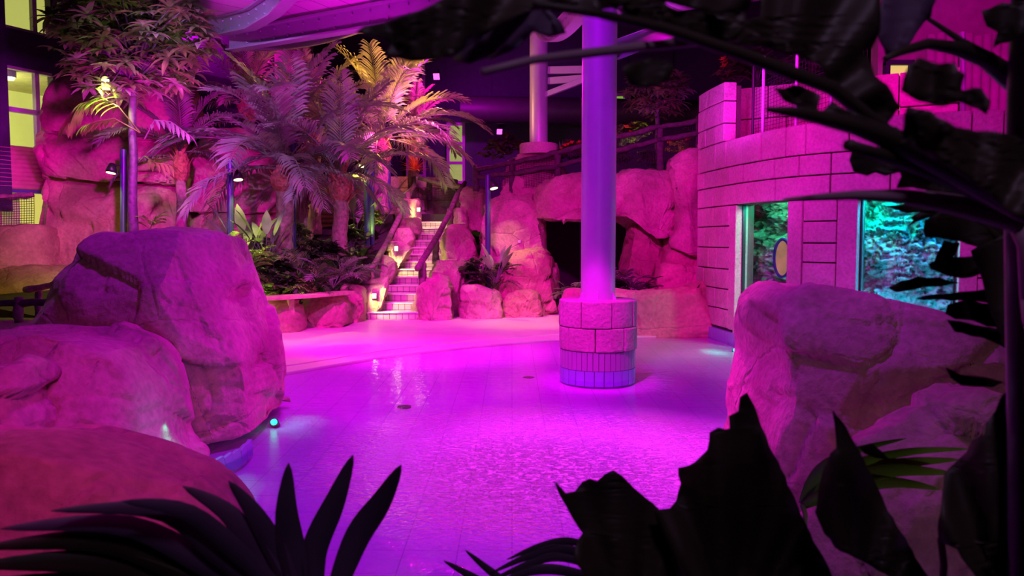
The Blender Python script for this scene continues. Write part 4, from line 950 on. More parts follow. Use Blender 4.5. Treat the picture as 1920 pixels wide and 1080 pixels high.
# ================================================================ plants
def frond_mb(L, e0, bend, n=26, ll=.42, lw=.028, sweep=.75, up=.35, r0=.014, seed=1, droop=.25, start=.16):
    """pinnate frond from the origin: petiole and leaflets (one mesh)"""
    rd = random.Random(seed); m2 = MB(); pts = []; p = Vector((0, 0, 0)); e = e0
    K_ = 16
    for i in range(K_+1):
        pts.append(p.copy()); p = p+Vector((math.cos(e), 0, math.sin(e)))*(L/K_); e -= bend/K_*(.4+1.2*i/K_)
    m2.tube(pts, [r0*(1-.85*i/K_)+.002 for i in range(K_+1)], 4)
    for i in range(n):
        t = start+(1-start)*(i+.5)/n; f = t*K_; a = min(int(f), K_-1); q = pts[a].lerp(pts[a+1], f-a); d = (pts[a+1]-pts[a]).normalized(); nn = Vector((-d.z, 0, d.x))
        l = ll*(math.sin(PI*(.12+.80*(t-start)/(1-start))))**.7*rd.uniform(.85, 1.12)
        for sg in (-1, 1):
            dr = (d*(sweep+.5*t+rd.uniform(-.12, .12))+Vector((0, sg, 0))+nn*(up+rd.uniform(-.15, .15))).normalized()
            w = d*(lw*.5)+nn*(lw*.15*sg); b0 = q; b1 = q+dr*l*.35+w; b2 = q+dr*l*.35-w; g_ = Vector((0, 0, -1))
            b3 = q+dr*l*.72+w*.8+g_*l*droop*.3; b4 = q+dr*l*.72-w*.8+g_*l*droop*.3; b5 = q+dr*l*.97+g_*l*droop
            m2.add([b0, b1, b2, b3, b4, b5], [(0, 1, 2), (1, 3, 4, 2), (3, 5, 4)])
    return m2
def blade_mb(m2, base, dirv, L, w, bend=.6, fold=.25, n=6, prof=.8):
    """one long simple leaf as a folded strip"""
    d = dirv.normalized(); side = d.cross(Vector((0, 0, 1)));
    if side.length < .05: side = Vector((1, 0, 0))
    side.normalize(); p = Vector(base); vs = []
    for i in range(n+1):
        t = i/n; ww = w*max(0, math.sin(PI*min(1, (.06+.94*t))**prof)) if i < n else 0
        u = side.cross(d).normalized(); vs += [p-side*ww+u*ww*fold, p.copy(), p+side*ww+u*ww*fold]
        p = p+d*(L/n); d = (d+Vector((0, 0, -bend/n))).normalized()
    m2.add(vs, [(i*3+k, i*3+k+1, (i+1)*3+k+1, (i+1)*3+k) for i in range(n) for k in (0, 1)])
def rawmesh(m2, name, mat, smooth=False):
    me = bpy.data.meshes.new(name); me.from_pydata([tuple(p) for p in m2.v], [], m2.f)
    for mm in (mat if isinstance(mat, (list, tuple)) else [mat]): me.materials.append(mm)
    if any(m2.mi): me.polygons.foreach_set('material_index', m2.mi)
    if smooth: me.polygons.foreach_set('use_smooth', [True]*len(me.polygons))
    me.update(); return me
def child(name, me, parent, loc=(0, 0, 0), rot=(0, 0, 0), sc=1):
    o = bpy.data.objects.new(name, me); COL.objects.link(o); o.parent = parent; o.location = loc; o.rotation_euler = rot
    o.scale = (sc, sc, sc) if not isinstance(sc, tuple) else sc; return o
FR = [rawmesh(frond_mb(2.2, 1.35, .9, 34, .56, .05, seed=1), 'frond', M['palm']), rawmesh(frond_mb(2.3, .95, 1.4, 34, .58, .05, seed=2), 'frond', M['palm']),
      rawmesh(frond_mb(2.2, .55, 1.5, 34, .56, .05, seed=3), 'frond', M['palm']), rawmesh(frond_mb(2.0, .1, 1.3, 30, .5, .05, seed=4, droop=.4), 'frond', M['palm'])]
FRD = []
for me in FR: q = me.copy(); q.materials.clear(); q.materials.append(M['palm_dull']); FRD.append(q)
def palm(px, py_base, py_crown, Y, r, label, nf=18, sc=1.0, seed=1, meshes=FR, tmat='trunk', fib=1.0, az0=0, skip=None):
    b_, c = W(px, py_base, Y), W(px, py_crown, Y); rd = random.Random(seed)
    root = empty('palm_tree', b_, label, 'palm tree'); m2 = MB(); h = (c-b_).length; K_ = 14
    pts = [b_+(c-b_)*(i/K_)+Vector((.02*math.sin(i*.7+seed), 0, 0)) for i in range(K_+1)]
    m2.tube(pts, [r*(1.12-.2*i/K_)*(1+.06*(i % 2)) for i in range(K_+1)], 14); m2.build('trunk', M[tmat], root, smooth=True)
    m2 = MB(); fz = c-Vector((0, 0, .45*fib)); m2.tube([fz, fz+Vector((0, 0, .12)), fz+Vector((0, 0, .3*fib)), c+Vector((0, 0, .08))], [r*.9, r*1.5, r*1.7, r*.9], 12)
    for k in range(26):
        a = rd.uniform(0, 2*PI); z = rd.uniform(-.5, .05)*fib; base = c+Vector((math.cos(a)*r*1.1, math.sin(a)*r*1.1, z))
        blade_mb(m2, base, Vector((math.cos(a)*.5, math.sin(a)*.5, rd.uniform(.5, 1.1))), rd.uniform(.2, .4), .035, .2, n=3)
    m2.build('fibre_sheath', M['fibre'], root)
    for k in range(nf):
        t = k/nf; me = meshes[min(3, int(t*4))]; az = az0+k*2.399963+rd.uniform(-.2, .2)
        child('frond', me, root, c-b_+Vector((0, 0, rd.uniform(-.05, .1))), (rd.uniform(-.12, .12), rd.uniform(-.12, .12), az), sc*rd.uniform(.85, 1.1))
    return root
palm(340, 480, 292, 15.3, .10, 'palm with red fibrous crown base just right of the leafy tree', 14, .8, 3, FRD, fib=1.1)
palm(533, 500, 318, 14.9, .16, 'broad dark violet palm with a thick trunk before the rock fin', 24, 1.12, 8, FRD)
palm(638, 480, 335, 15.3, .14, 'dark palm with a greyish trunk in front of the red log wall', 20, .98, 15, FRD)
palm(714, 400, 262, 17.6, .15, 'brightly lit palm with glowing magenta trunk left of the stairs', 26, 1.15, 21, FR, fib=1.2)
palm(776, 330, 245, 19.4, .10, 'small palm behind the top of the stairs', 12, .55, 27, FR)
palm(590, 440, 255, 17.8, .13, 'palm with warm golden fronds behind the dark ones', 20, .98, 33, FR)
palm(466, 460, 190, 17.2, .13, 'palm rising behind the rock pillar under the canopy', 18, .8, 38, FR)

# whorled broadleaf cluster
def whorl_mb(m2, c, R_, rd, up=.2, n=8, w=.035, sl=.9):
    a0 = rd.uniform(0, 6.3); d0 = Vector((rd.uniform(-.5, .5), rd.uniform(-.5, .5), 1)).normalized()
    x = d0.orthogonal().normalized(); y = d0.cross(x)
    for k in range(n):
        a = a0+2*PI*k/n; d = (x*math.cos(a)+y*math.sin(a)+d0*up).normalized()
        blade_mb(m2, c, d, R_*rd.uniform(.7, 1.15), w, sl, .3, 4, .8)
def leafy_tree(px, py_b, py_t, Y, cr, cz, label, ncl, leafR, seed, tr=.085, mats=('leaf', 'palm'), lowb=True, w=.035):
    rd = random.Random(seed); b_, t = W(px, py_b, Y), W(px, py_t, Y); root = empty('leafy_tree', b_, label, 'tree')
    m2 = MB(); m2.tube([b_.lerp(t, i/8)+Vector((.012*math.sin(i*2.), 0, 0)) for i in range(9)], [tr*(1-.05*i) for i in range(9)], 10)
    c0 = t+Vector((0, 0, cz)); cl = []
    for k in range(ncl):
        while True:
            q = Vector((rd.uniform(-1, 1), rd.uniform(-1, 1), rd.uniform(-1, 1)))
            if q.length < 1: break
        p = c0+Vector((q.x*cr[0], q.y*cr[1], q.z*cr[2])); cl.append(p)
    for p in cl[::3]:
        mid = t.lerp(p, .5)+Vector((0, 0, .1)); m2.tube([t-Vector((0, 0, .3)), mid, p], [tr*.35, tr*.2, .008], 5)
    m2.build('trunk', M['bark'], root, smooth=True)
    f = MB()
    for i, p in enumerate(cl): f.cur = 1 if i % 4 == 0 else 0; whorl_mb(f, p, leafR*rd.uniform(.75, 1.2), rd, n=rd.choice((7, 8, 9)), w=w)
    f.build('foliage', [M[mats[0]], M[mats[1]]], root); return root
leafy_tree(249, 470, 120, 13.0, (1.28, 1.0, 1.08), .42, 'leafy tree with a thin dark trunk and dense drooping crown at left', 300, .34, 5, w=.048)
leafy_tree(1233, 300, 175, 17.2, (.75, .7, .55), .0, 'small leafy tree on the terrace right of the pool column', 110, .28, 9, tr=.07, w=.045)
# lit hanging branches of the left tree
T0 = W(249, 240, 13.0)
root = bpy.data.objects['leafy_tree']
for (pts, mat, n, l, w) in (([(249, 245), (222, 200), (190, 182), (150, 195), (128, 225)], 'leaf_green', 13, .42, .055), ([(249, 245), (215, 222), (180, 228), (160, 235)], 'leaf_green', 9, .26, .04), ([(258, 256), (290, 225), (320, 228), (350, 250)], 'palm_dull', 8, .26, .03), ([(258, 290), (290, 305), (318, 310)], 'leaf_green', 6, .28, .03)):
    P_ = [W(x, y, 12.75) for x, y in pts]; P_[0] = Vector((P_[0].x, 13.0, P_[0].z)); m2 = MB(); m2.tube(P_, [.014, .011, .009, .007, .004][:len(P_)], 5)
    rd = random.Random(4)
    for i in range(n):
        t = .25+.75*i/(n-1); f = t*(len(P_)-1); a = min(int(f), len(P_)-2); q = P_[a].lerp(P_[a+1], f-a); d = (P_[a+1]-P_[a]).normalized()
        for sg in (-1, 1): blade_mb(m2, q, d*.6+Vector((0, sg*.6, 0))+Vector((0, 0, -.55 if sg < 0 else -.15)), l*rd.uniform(.8, 1.1), w, 1.0, .3, 5)
    m2.build('branch', M[mat], root)

# prototypes for planting
def fernclump(seed, n=13, L=.9, ll=.26, lw=.03):
    m2 = MB(); rd = random.Random(seed)
    for k in range(n):
        f = frond_mb(L*rd.uniform(.7, 1.1), rd.uniform(.6, 1.35), rd.uniform(.9, 1.8), 15, ll, lw, r0=.008, seed=seed*50+k, start=.25); a = rd.uniform(0, 6.3); Rz = Matrix.Rotation(a, 3, 'Z')
        m2.add([Rz@Vector(p) for p in f.v], f.f)
    return m2
def paddle(seed, n=7, L=1.1):
    st = MB(); lf = MB(); rd = random.Random(seed)
    for k in range(n):
        a = k*2.4+rd.uniform(-.3, .3); e = rd.uniform(.9, 1.4); d = Vector((math.cos(a)*math.cos(e), math.sin(a)*math.cos(e), math.sin(e))); h = L*rd.uniform(.35, .6)
        st.tube([(0, 0, 0), d*h], [.018, .012], 5); blade_mb(lf, d*h, d, L*rd.uniform(.45, .65), .105, .5, .22, 8, .9)
    return st, lf
def shrub(seed, R_=.45, n=46, lw=.045, l=.17):
    lf = MB(); st = MB(); rd = random.Random(seed)
    for k in range(n):
        a = rd.uniform(0, 6.3); e = rd.uniform(.1, 1.5); rr = R_*rd.uniform(.5, 1); p = Vector((math.cos(a)*math.cos(e), math.sin(a)*math.cos(e), math.sin(e)*1.15+.15))*rr
        if k % 3 == 0: st.tube([(0, 0, 0), p*.5+Vector((0, 0, .05)), p], [.012, .008, .004], 4)
        whorl_mb(lf, p, l, rd, .35, 6, lw, .5)
    return st, lf
def spiky(seed, n=34, L=.5, w=.03, bend=.7):
    m2 = MB(); rd = random.Random(seed)
    for k in range(n):
        a = k*2.4; e = .15+1.3*(k/n); d = Vector((math.cos(a)*math.cos(e), math.sin(a)*math.cos(e), math.sin(e))); blade_mb(m2, (0, 0, .02), d, L*rd.uniform(.75, 1.1), w, bend, .35, 5, .6)
    return m2
PROTO = {}
PROTO['fern'] = [('foliage', rawmesh(fernclump(3), 'fern_foliage', M['leaf']))]
PROTO['palmlet'] = [('foliage', rawmesh(fernclump(9, 11, 1.15, .34, .04), 'palm_foliage', M['palm_dull']))]
PROTO['green_palmlet'] = [('foliage', rawmesh(fernclump(13, 8, .95, .34, .045), 'palm_foliage', M['leaf_green']))]
a, b_ = paddle(4); PROTO['paddle'] = [('stem', rawmesh(a, 'paddle_stem', M['bark'])), ('foliage', rawmesh(b_, 'paddle_leaves', M['palm_dull'], True))]
a, b_ = shrub(6); PROTO['shrub'] = [('stem', rawmesh(a, 'shrub_stem', M['bark'])), ('foliage', rawmesh(b_, 'shrub_leaves', M['leaf']))]
a, b_ = shrub(8, .42, 50, .04, .16); PROTO['green_shrub'] = [('stem', rawmesh(a, 'shrub_stem', M['bark'])), ('foliage', rawmesh(b_, 'shrub_leaves', M['leaf_green']))]
PROTO['red_spiky'] = [('foliage', rawmesh(spiky(2), 'spiky_leaves', M['leaf_red']))]
PROTO['spiky'] = [('foliage', rawmesh(spiky(5, 30, .6, .028, .9), 'spiky_leaves', M['palm_dull']))]
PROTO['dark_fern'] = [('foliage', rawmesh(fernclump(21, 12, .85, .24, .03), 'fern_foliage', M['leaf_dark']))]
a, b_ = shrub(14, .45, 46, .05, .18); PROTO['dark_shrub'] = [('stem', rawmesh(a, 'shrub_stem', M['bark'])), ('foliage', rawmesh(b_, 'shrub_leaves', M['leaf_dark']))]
NM = dict(fern='fern', palmlet='dwarf_palm', green_palmlet='dwarf_palm', paddle='paddle_leaf_plant', shrub='shrub', green_shrub='shrub', red_spiky='bromeliad', spiky='spiky_plant', dark_fern='fern', dark_shrub='shrub')
prd = random.Random(99)
def plant(kind, px, py, Y, sc, label, group=None, flowers=0):
    p = W(px, py, Y); root = empty(NM[kind], p, label, 'plant', group, prd.uniform(0, 6.3))
    for nm, me in PROTO[kind]: child(nm, me, root, sc=sc)
    if flowers:
        m2 = MB()
        for k in range(flowers):
            a = prd.uniform(0, 6.3); q = Vector((math.cos(a)*.3*sc, math.sin(a)*.3*sc, prd.uniform(.3, .6)*sc)); whorl_mb(m2, q, .1, prd, .5, 6, .035, .2)
        child('blossom', rawmesh(m2, 'blossoms', M['flower']), root)
    return root
GL = 'dense planting behind the slab bench'
row = [  # planter behind the bench: kind, px, py(base), Y, scale
 ('green_palmlet', 432, 500, 13.6, .85, 'tall yellow lit dwarf palm against the pipe pole right of the boulder'),
 ('green_palmlet', 455, 520, 13.3, .75, 'yellow lit dwarf palm above the left end of the bench'),
 ('paddle', 462, 500, 14.2, 1.05, 'paddle leaf plant with two upright leaves before the rock pillar'),
 ('paddle', 500, 490, 14.1, .85, 'paddle leaf plant leaning before the thick palm trunk'),
 ('green_palmlet', 520, 560, 13.5, .7, 'lit dwarf palm in the middle of the bench planting'),
 ('fern', 440, 570, 13.2, .85, 'fern at the far left behind the bench'),
 ('dark_fern', 475, 568, 13.3, .85, 'dark fern second from left behind the bench'),
 ('green_shrub', 503, 566, 13.3, .55, 'green lit shrub low behind the bench lamp'),
 ('dark_shrub', 540, 560, 13.7, .8, 'dark shrub behind the middle of the bench'),
 ('green_shrub', 572, 558, 13.7, .6, 'yellow green lit shrub behind the right half of the bench'),
 ('dark_fern', 590, 550, 14.0, .95, 'dark fern behind the right half of the bench'),
 ('fern', 560, 520, 14.4, .95, 'fern below the violet palm trunk'),
 ('dark_shrub', 600, 500, 14.9, .9, 'dark shrub below the red log wall'),
 ('palmlet', 625, 540, 14.4, .8, 'reddish dwarf palm behind the bench right end'),
 ('palmlet', 655, 530, 14.9, .75, 'dull dwarf palm near the planter rock beside the stairs'),
 ('dark_fern', 668, 545, 15.0, .75, 'dark fern between bench planting and stair rocks'),
 ('dark_shrub', 660, 470, 15.8, .9, 'dark shrub under the greyish palm trunk'),
 ('dark_fern', 676, 490, 16.4, .7, 'dark fern beside the left handrail'),
 ('paddle', 668, 452, 16.6, 1.1, 'large paddle leaf plant left of the handrail'),
 ('paddle', 712, 425, 18.0, 1.0, 'paddle leaf plant with dark leaves at the upper handrail'),
 ('green_shrub', 700, 425, 16.6, .7, 'green lit shrub between the pipe poles and the handrail'),
 ('spiky', 662, 410, 17.0, .8, 'spiky plant at the foot of the magenta trunk'),
 ('spiky', 700, 390, 17.3, .8, 'spiky magenta plant around the glowing palm trunk'),
 ('shrub', 560, 470, 15.6, .9, 'shrub behind the thick palm trunk'),
 ('dark_shrub', 480, 470, 15.2, .8, 'dark shrub at the foot of the rock pillar'),
 ('dark_shrub', 520, 530, 14.0, .9, 'dark shrub filling the middle of the planter'),
 ('dark_shrub', 630, 500, 15.2, .9, 'dark shrub in front of the red log wall, right part'),
 ('green_palmlet', 281, 430, 13.2, .42, 'small bright green dwarf palm showing over the tall boulder')]
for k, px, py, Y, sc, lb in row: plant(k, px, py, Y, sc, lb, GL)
GR_ = 'planting around the cave and terrace'
row = [
 ('dark_shrub', 885, 530, 15.9, .85, 'dark shrub in the planter right of the stairs'),
 ('dark_fern', 925, 540, 15.9, .95, 'dark fern in the planter right of the stairs'),
 ('dark_shrub', 950, 520, 16.2, .75, 'dark shrub beside the tall rock left of the cave'),
 ('paddle', 930, 530, 15.7, .7, 'paddle leaf plant with one pale leaf right of the stairs'),
 ('spiky', 905, 520, 15.8, .6, 'violet spiky plant right of the round stair rock'),
 ('palmlet', 1158, 560, 14.6, .85, 'violet dwarf palm in the planter right of the pool column'),
 ('dark_fern', 1192, 560, 14.2, .7, 'dark fern low on the red planter wall'),
 ('spiky', 1180, 545, 14.3, .75, 'spiky dark plant before the cave jamb'),
 ('dark_shrub', 1158, 552, 14.3, .55, 'dark shrub beside the pool column shaft'),
 ('dark_fern', 1075, 560, 14.6, .6, 'dark fern showing left of the pool column'),
 ('shrub', 925, 300, 18.6, .8, 'leafy shrub left of the back column plinth'),
 ('shrub', 952, 290, 18.9, .85, 'leafy shrub touching the back column rock'),
 ('green_shrub', 972, 285, 18.8, .5, 'small green shrub beside the back plinth'),
 ('spiky', 1052, 300, 18.4, .9, 'tall spiky plant right of the back column'),
 ('shrub', 1068, 300, 17.9, .75, 'orange flowering shrub between the two columns'),
 ('shrub', 1165, 275, 17.8, .8, 'flowering shrub on the terrace right of the pool column'),
 ('green_shrub', 1195, 265, 18.0, .8, 'bright green shrub on the terrace behind the fence'),
 ('shrub', 1160, 310, 17.4, .7, 'low shrub behind the net right of the pool column'),
 ('green_shrub', 1215, 315, 17.3, .7, 'speckled green shrub behind the fence net'),
 ('shrub', 1275, 290, 17.2, .75, 'orange lit shrub behind the fence net near the wall corner'),
 ('dark_shrub', 1320, 260, 17.0, .9, 'dark shrub at the wall corner behind the fence'),
 ('red_spiky', 778, 322, 19.0, 1.0, 'orange red bromeliad glowing at the stair top'),
 ('dark_shrub', 1420, 160, 13.9, 1.1, 'dark shrub above the stone parapet, left'),
 ('shrub', 1385, 155, 14.2, .9, 'shrub with pink blossoms above the rounded wall corner'),
 ('dark_shrub', 1500, 165, 13.2, 1.1, 'dark shrub above the stone parapet, middle')]
for k, px, py, Y, sc, lb in row: plant(k, px, py, Y, sc, lb, GR_, 9 if 'lower' in lb or 'orange' in lb or 'blossom' in lb else 0)
for k, (px, py, Y, tg, pw, c) in enumerate(((470, 575, 13.3, (-4.3, 14.2, 1.6), 36, GRN), (570, 560, 13.9, (-3.7, 14.6, 1.3), 20, GRN), (705, 440, 16.3, (-2.8, 17, 2.4), 30, GRN), (505, 570, 13.2, (-4.2, 13.8, 1.2), 14, GRN), (1195, 290, 17.5, (2.9, 18.3, 4.0), 22, (.9, .9, .1)), (1270, 300, 17.0, (3.6, 17.4, 3.6), 20, (1, .12, .02)), (965, 310, 18.3, (-.1, 18.8, 4), 10, (.9, .9, .1)))):
    spot('plant_uplight', W(px, py, Y)+Vector((0, -.25, .05)), tg, c, pw, 100, .9, .05)
# ================================================================ foreground plants
from mathutils.geometry import tessellate_polygon
def fleaf(name, pts, D, parent, mat='fore', dx=0.0, dy=0.0, wave=.02, th=.0015, jag=0, seed=0):
    """leaf with the given outline at distance D, tilted (dx, dy per 100 px) and rippled"""
    rd = random.Random(seed+len(pts)); P_ = []
    for i, (x, y) in enumerate(pts):
        P_.append((x, y))
        if jag:
            x2, y2 = pts[(i+1) % len(pts)]; l = math.hypot(x2-x, y2-y); k = int(l/14)
            for j in range(1, k): P_.append((x+(x2-x)*j/k+rd.uniform(-jag, jag), y+(y2-y)*j/k+rd.uniform(-jag, jag)))
    cx = sum(p[0] for p in P_)/len(P_); cy = sum(p[1] for p in P_)/len(P_)
    bm = bmesh.new(); vv = [bm.verts.new((x-cx, y-cy, 0)) for x, y in P_]; 
    for t3 in tessellate_polygon([[Vector((x-cx, y-cy, 0)) for x, y in P_]]):
        try: bm.faces.new([vv[i] for i in t3])
        except ValueError: pass
    for _ in range(6):
        le = [e for e in bm.edges if e.calc_length() > 26]
        if le: bmesh.ops.subdivide_edges(bm, edges=le, cuts=1); bmesh.ops.triangulate(bm, faces=bm.faces[:])
    for v in bm.verts:
        x, y = v.co.x, v.co.y; Y = D+dx*x/100+dy*y/100+wave*math.sin(math.atan2(y-220, x+30)*16)+wave*.5*math.sin(x*.02+y*.015)
        v.co = W(x+cx, y+cy, Y)
    me = bpy.data.meshes.new(name); base = parent_world(parent)
    for v in bm.verts: v.co -= base
    bm.to_mesh(me); bm.free(); me.polygons.foreach_set('use_smooth', [True]*len(me.polygons)); me.materials.append(M[mat]); o = bpy.data.objects.new(name, me); COL.objects.link(o); o.parent = parent
    md = o.modifiers.new('thick', 'SOLIDIFY'); md.thickness = th; return o
def fblade(name, cl, w, D, parent, mat='fore_violet_lit', D2=None, fold=.3):
    """long blade: centre line and half width in the picture at distance D..D2, folded along the midrib"""
    n = 14; C_ = []
    for i in range(n+1):
        f = i/n*(len(cl)-1); a = min(int(f), len(cl)-2); t = f-a
        p0, p1, p2, p3 = [Vector((*cl[max(0, min(len(cl)-1, j))], 0)) for j in (a-1, a, a+1, a+2)]
        C_.append(.5*((2*p1)+(p2-p0)*t+(2*p0-5*p1+4*p2-p3)*t*t+(3*p1-p0-3*p2+p3)*t*t*t))
    vs = []; base = parent_world(parent)
    for i in range(n+1):
        t = i/n; tg = (C_[min(n, i+1)]-C_[max(0, i-1)]).normalized(); nn = Vector((-tg.y, tg.x, 0)); ww = w*(math.sin(PI*(.18+.82*t)))**.8 if i < n else .3
        Y = D+((D2 or D)-D)*t
        for s in (-1, 0, 1):
            q = C_[i]+nn*ww*s; vs.append(W(q.x, q.y, Y+(fold*ww/FPX*Y if s == 0 else 0)))
    m2 = MB(); m2.add(vs, [(i*3+k, i*3+k+1, (i+1)*3+k+1, (i+1)*3+k) for i in range(n) for k in (0, 1)])
    o = m2.build(name, M[mat], parent, smooth=True); md = o.modifiers.new('thick', 'SOLIDIFY'); md.thickness = .0015; return o
def fstem(name, cl, D, parent, r, mat='forestem', D2=None):
    n = len(cl)-1; m2 = MB(); P_ = [W(x, y, D+((D2 or D)-D)*i/n) for i, (x, y) in enumerate(cl)]
    rr = r if isinstance(r, list) else [r]*len(cl); m2.tube(P_, [a/FPX*p.y for a, p in zip(rr, P_)], 8); return m2.build(name, M[mat], parent, smooth=True)
# lower left fan palm
root = empty('fan_palm', G(560, 1500, .0) if False else W(575, 1290, 1.5), 'dark fan palm leaf spreading over the lower left corner', 'plant')
fp = [([(625, 1120), (668, 1010), (715, 940), (752, 872)], 24), ([(590, 1110), (590, 1030), (628, 940), (662, 853)], 24), ([(560, 1110), (548, 1040), (537, 960), (541, 868)], 26),
 ([(555, 1115), (520, 1040), (478, 965), (428, 902)], 22), ([(550, 1120), (490, 1050), (430, 965), (342, 912)], 23), ([(540, 1125), (450, 1040), (350, 960), (228, 940)], 20),
 ([(530, 1130), (420, 1050), (300, 960), (95, 958)], 20), ([(520, 1140), (390, 1060), (230, 985), (0, 992)], 24), ([(510, 1150), (360, 1075), (190, 1015), (-40, 1028)], 27), ([(500, 1160), (340, 1100), (170, 1055), (-60, 1062)], 30), ([(480, 1170), (300, 1130), (120, 1098), (-60, 1098)], 30),
 ([(640, 1130), (720, 1110), (770, 1100), (800, 1100)], 14)]
for k, (cl, w) in enumerate(fp): fblade('leaf_blade', cl, w, 1.5, root, 'fore_violet_lit' if k < 8 else 'fore', 1.28 if k > 4 else 1.42)
fstem('stem', [(575, 1290), (568, 1180), (560, 1110)], 1.5, root, 12)
# lower middle grass like plant
root = empty('strap_leaf_plant', W(1120, 1200, 1.7), 'thin arching dark blades at the bottom edge left of the fishtail leaf', 'plant')
for cl, w in (([(985, 1120), (930, 1080), (872, 1032)], 8), ([(960, 1130), (890, 1085), (832, 1052)], 8), ([(1120, 1050), (1060, 1030), (1000, 1040), (920, 1075)], 9), ([(1120, 1065), (1050, 1045), (990, 1058), (910, 1095)], 8), ([(1130, 1040), (1070, 1015), (1010, 1025), (950, 1050)], 7), ([(1120, 1085), (1040, 1068), (980, 1075), (915, 1110)], 10)):
    fblade('leaf_blade', cl, w, 1.7, root, 'fore_violet_lit')
fstem('stem', [(1120, 1200), (1125, 1120), (1125, 1045)], 1.7, root, 5)
# big fishtail leaves bottom right
root = empty('fishtail_palm', W(1420, 1330, 1.45), 'huge black fishtail leaves with ragged tips at the bottom right of the middle', 'plant')
fleaf('leaflet', [(1040, 903), (1060, 925), (1078, 921), (1092, 903), (1106, 897), (1120, 902), (1134, 889), (1150, 881), (1166, 892), (1200, 925), (1236, 955), (1300, 1000), (1420, 1130), (1150, 1130), (1110, 1095), (1075, 1052), (1083, 1012), (1092, 1000), (1068, 962), (1050, 930)], 1.45, root, jag=2, dx=.03)
fleaf('leaflet', [(1225, 958), (1256, 953), (1268, 938), (1277, 906), (1272, 877), (1292, 873), (1304, 866), (1318, 852), (1327, 843), (1330, 811), (1347, 801), (1360, 805), (1368, 803), (1366, 780), (1384, 771), (1387, 745), (1400, 736), (1414, 760), (1428, 800), (1443, 838), (1465, 880), (1490, 935), (1520, 1000), (1560, 1080), (1600, 1160), (1300, 1160)], 1.4, root, jag=2, dx=-.02)
fleaf('leaflet', [(1560, 768), (1578, 790), (1592, 815), (1612, 850), (1640, 905), (1680, 985), (1740, 1080), (1790, 1160), (1700, 1160), (1672, 1085), (1632, 1060), (1575, 1032), (1545, 1000), (1528, 960), (1538, 905), (1556, 850), (1568, 840)], 1.3, root, jag=1.5, dx=.04)
fstem('stem', [(1420, 1330), (1450, 1200), (1500, 1110), (1400, 1090)], 1.42, root, [14, 12, 9, 5])
fstem('stem', [(1450, 1200), (1560, 1180), (1700, 1140)], 1.38, root, [12, 9, 6])
root = empty('fishtail_palm', W(1900, 1300, 1.2), 'black ragged fishtail leaf filling the bottom right corner', 'plant')
fleaf('leaflet', [(1905, 720), (1880, 742), (1868, 770), (1850, 795), (1846, 815), (1822, 826), (1812, 848), (1790, 868), (1772, 890), (1768, 930), (1758, 990), (1760, 1015), (1795, 1030), (1815, 1060), (1845, 1100), (1860, 1200), (2000, 1200), (2000, 720)], 1.2, root, jag=2)
fstem('stem', [(1765, 1110), (1770, 1060), (1764, 1010)], 1.25, root, 7)
fstem('stem', [(1900, 1300), (1890, 1200), (1880, 1100)], 1.2, root, 14)
fleaf('leaflet', [(1772, 688), (1800, 702), (1850, 708), (1880, 716), (1860, 726), (1800, 722), (1782, 708)], 1.4, root, wave=.002)
fleaf('leaflet', [(1610, 838), (1636, 832), (1652, 845), (1668, 862), (1640, 858), (1620, 850)], 1.45, root, wave=.002)
# green strappy leaf
root = empty('strap_leaf_plant', W(1508, 960, 2.1), 'olive green strappy leaf arching right in front of the big right boulder', 'plant')
for cl, w in (([(1506, 945), (1580, 880), (1700, 848), (1820, 842)], 9), ([(1506, 946), (1600, 890), (1700, 868), (1800, 862)], 12), ([(1506, 947), (1600, 900), (1680, 882), (1790, 888)], 15), ([(1506, 948), (1600, 915), (1680, 905), (1764, 918)], 12), ([(1504, 945), (1540, 890), (1590, 850), (1700, 822)], 9), ([(1504, 945), (1525, 900), (1550, 870), (1590, 845)], 12), ([(1504, 948), (1540, 925), (1580, 915), (1640, 905)], 8)):
    fblade('leaf_blade', cl, w, 2.1, root, 'leaf_green', 1.9)
fstem('stem', [(1508, 1000), (1510, 965), (1504, 945)], 2.1, root, 5)
root = bpy.data.objects['strap_leaf_plant.001']; fstem('stem', [(1560, 1330), (1530, 1100), (1508, 1000)], 2.1, root, 5)
# right bamboo like stem
root = empty('dark_trunk', W(1905, 1400, 1.15), 'dark smooth trunk standing along the right picture edge', 'trunk')
fstem('stem', [(1912, 1400), (1910, 1100), (1908, 800), (1904, 560), (1902, 380)], 1.15, root, 18, 'foretrunk')
fstem('stem', [(1902, 380), (1905, 200), (1912, 0), (1916, -120)], 1.15, root, 16, 'foretrunk')
fleaf('sheath', [(1926, -100), (1926, 1300), (2060, 1300), (2060, -100)], 1.1, root, wave=.004, th=.004)
# upper right fishtail canopy: stems and leaflets
root = empty('fishtail_palm', W(1930, 560, 1.1), 'large blurred dark fishtail palm hanging over the upper right', 'plant')
fstem('stem', [(1930, 560), (1925, 460), (1900, 408)], 1.1, root, [16, 16, 15])
fstem('branch', [(1905, 412), (1830, 392), (1760, 378), (1690, 368), (1600, 366), (1530, 370), (1470, 374)], 1.1, root, [24, 22, 18, 14, 9, 6, 3], 'forestem', .95)
fstem('branch', [(1930, 400), (1850, 365), (1770, 330), (1700, 305), (1650, 290), (1590, 272)], 1.1, root, [22, 20, 17, 15, 13, 11], 'fore', .85)
fstem('branch', [(1930, 380), (1800, 318), (1700, 272), (1600, 235), (1500, 212), (1440, 205)], 1.0, root, [40, 30, 24, 17, 12, 5], 'fore', .8)
fstem('branch', [(1900, 140), (1850, 110), (1800, 75), (1740, 35), (1700, 10)], 1.3, root, [15, 14, 6, 4, 3], 'fore', 1.3)
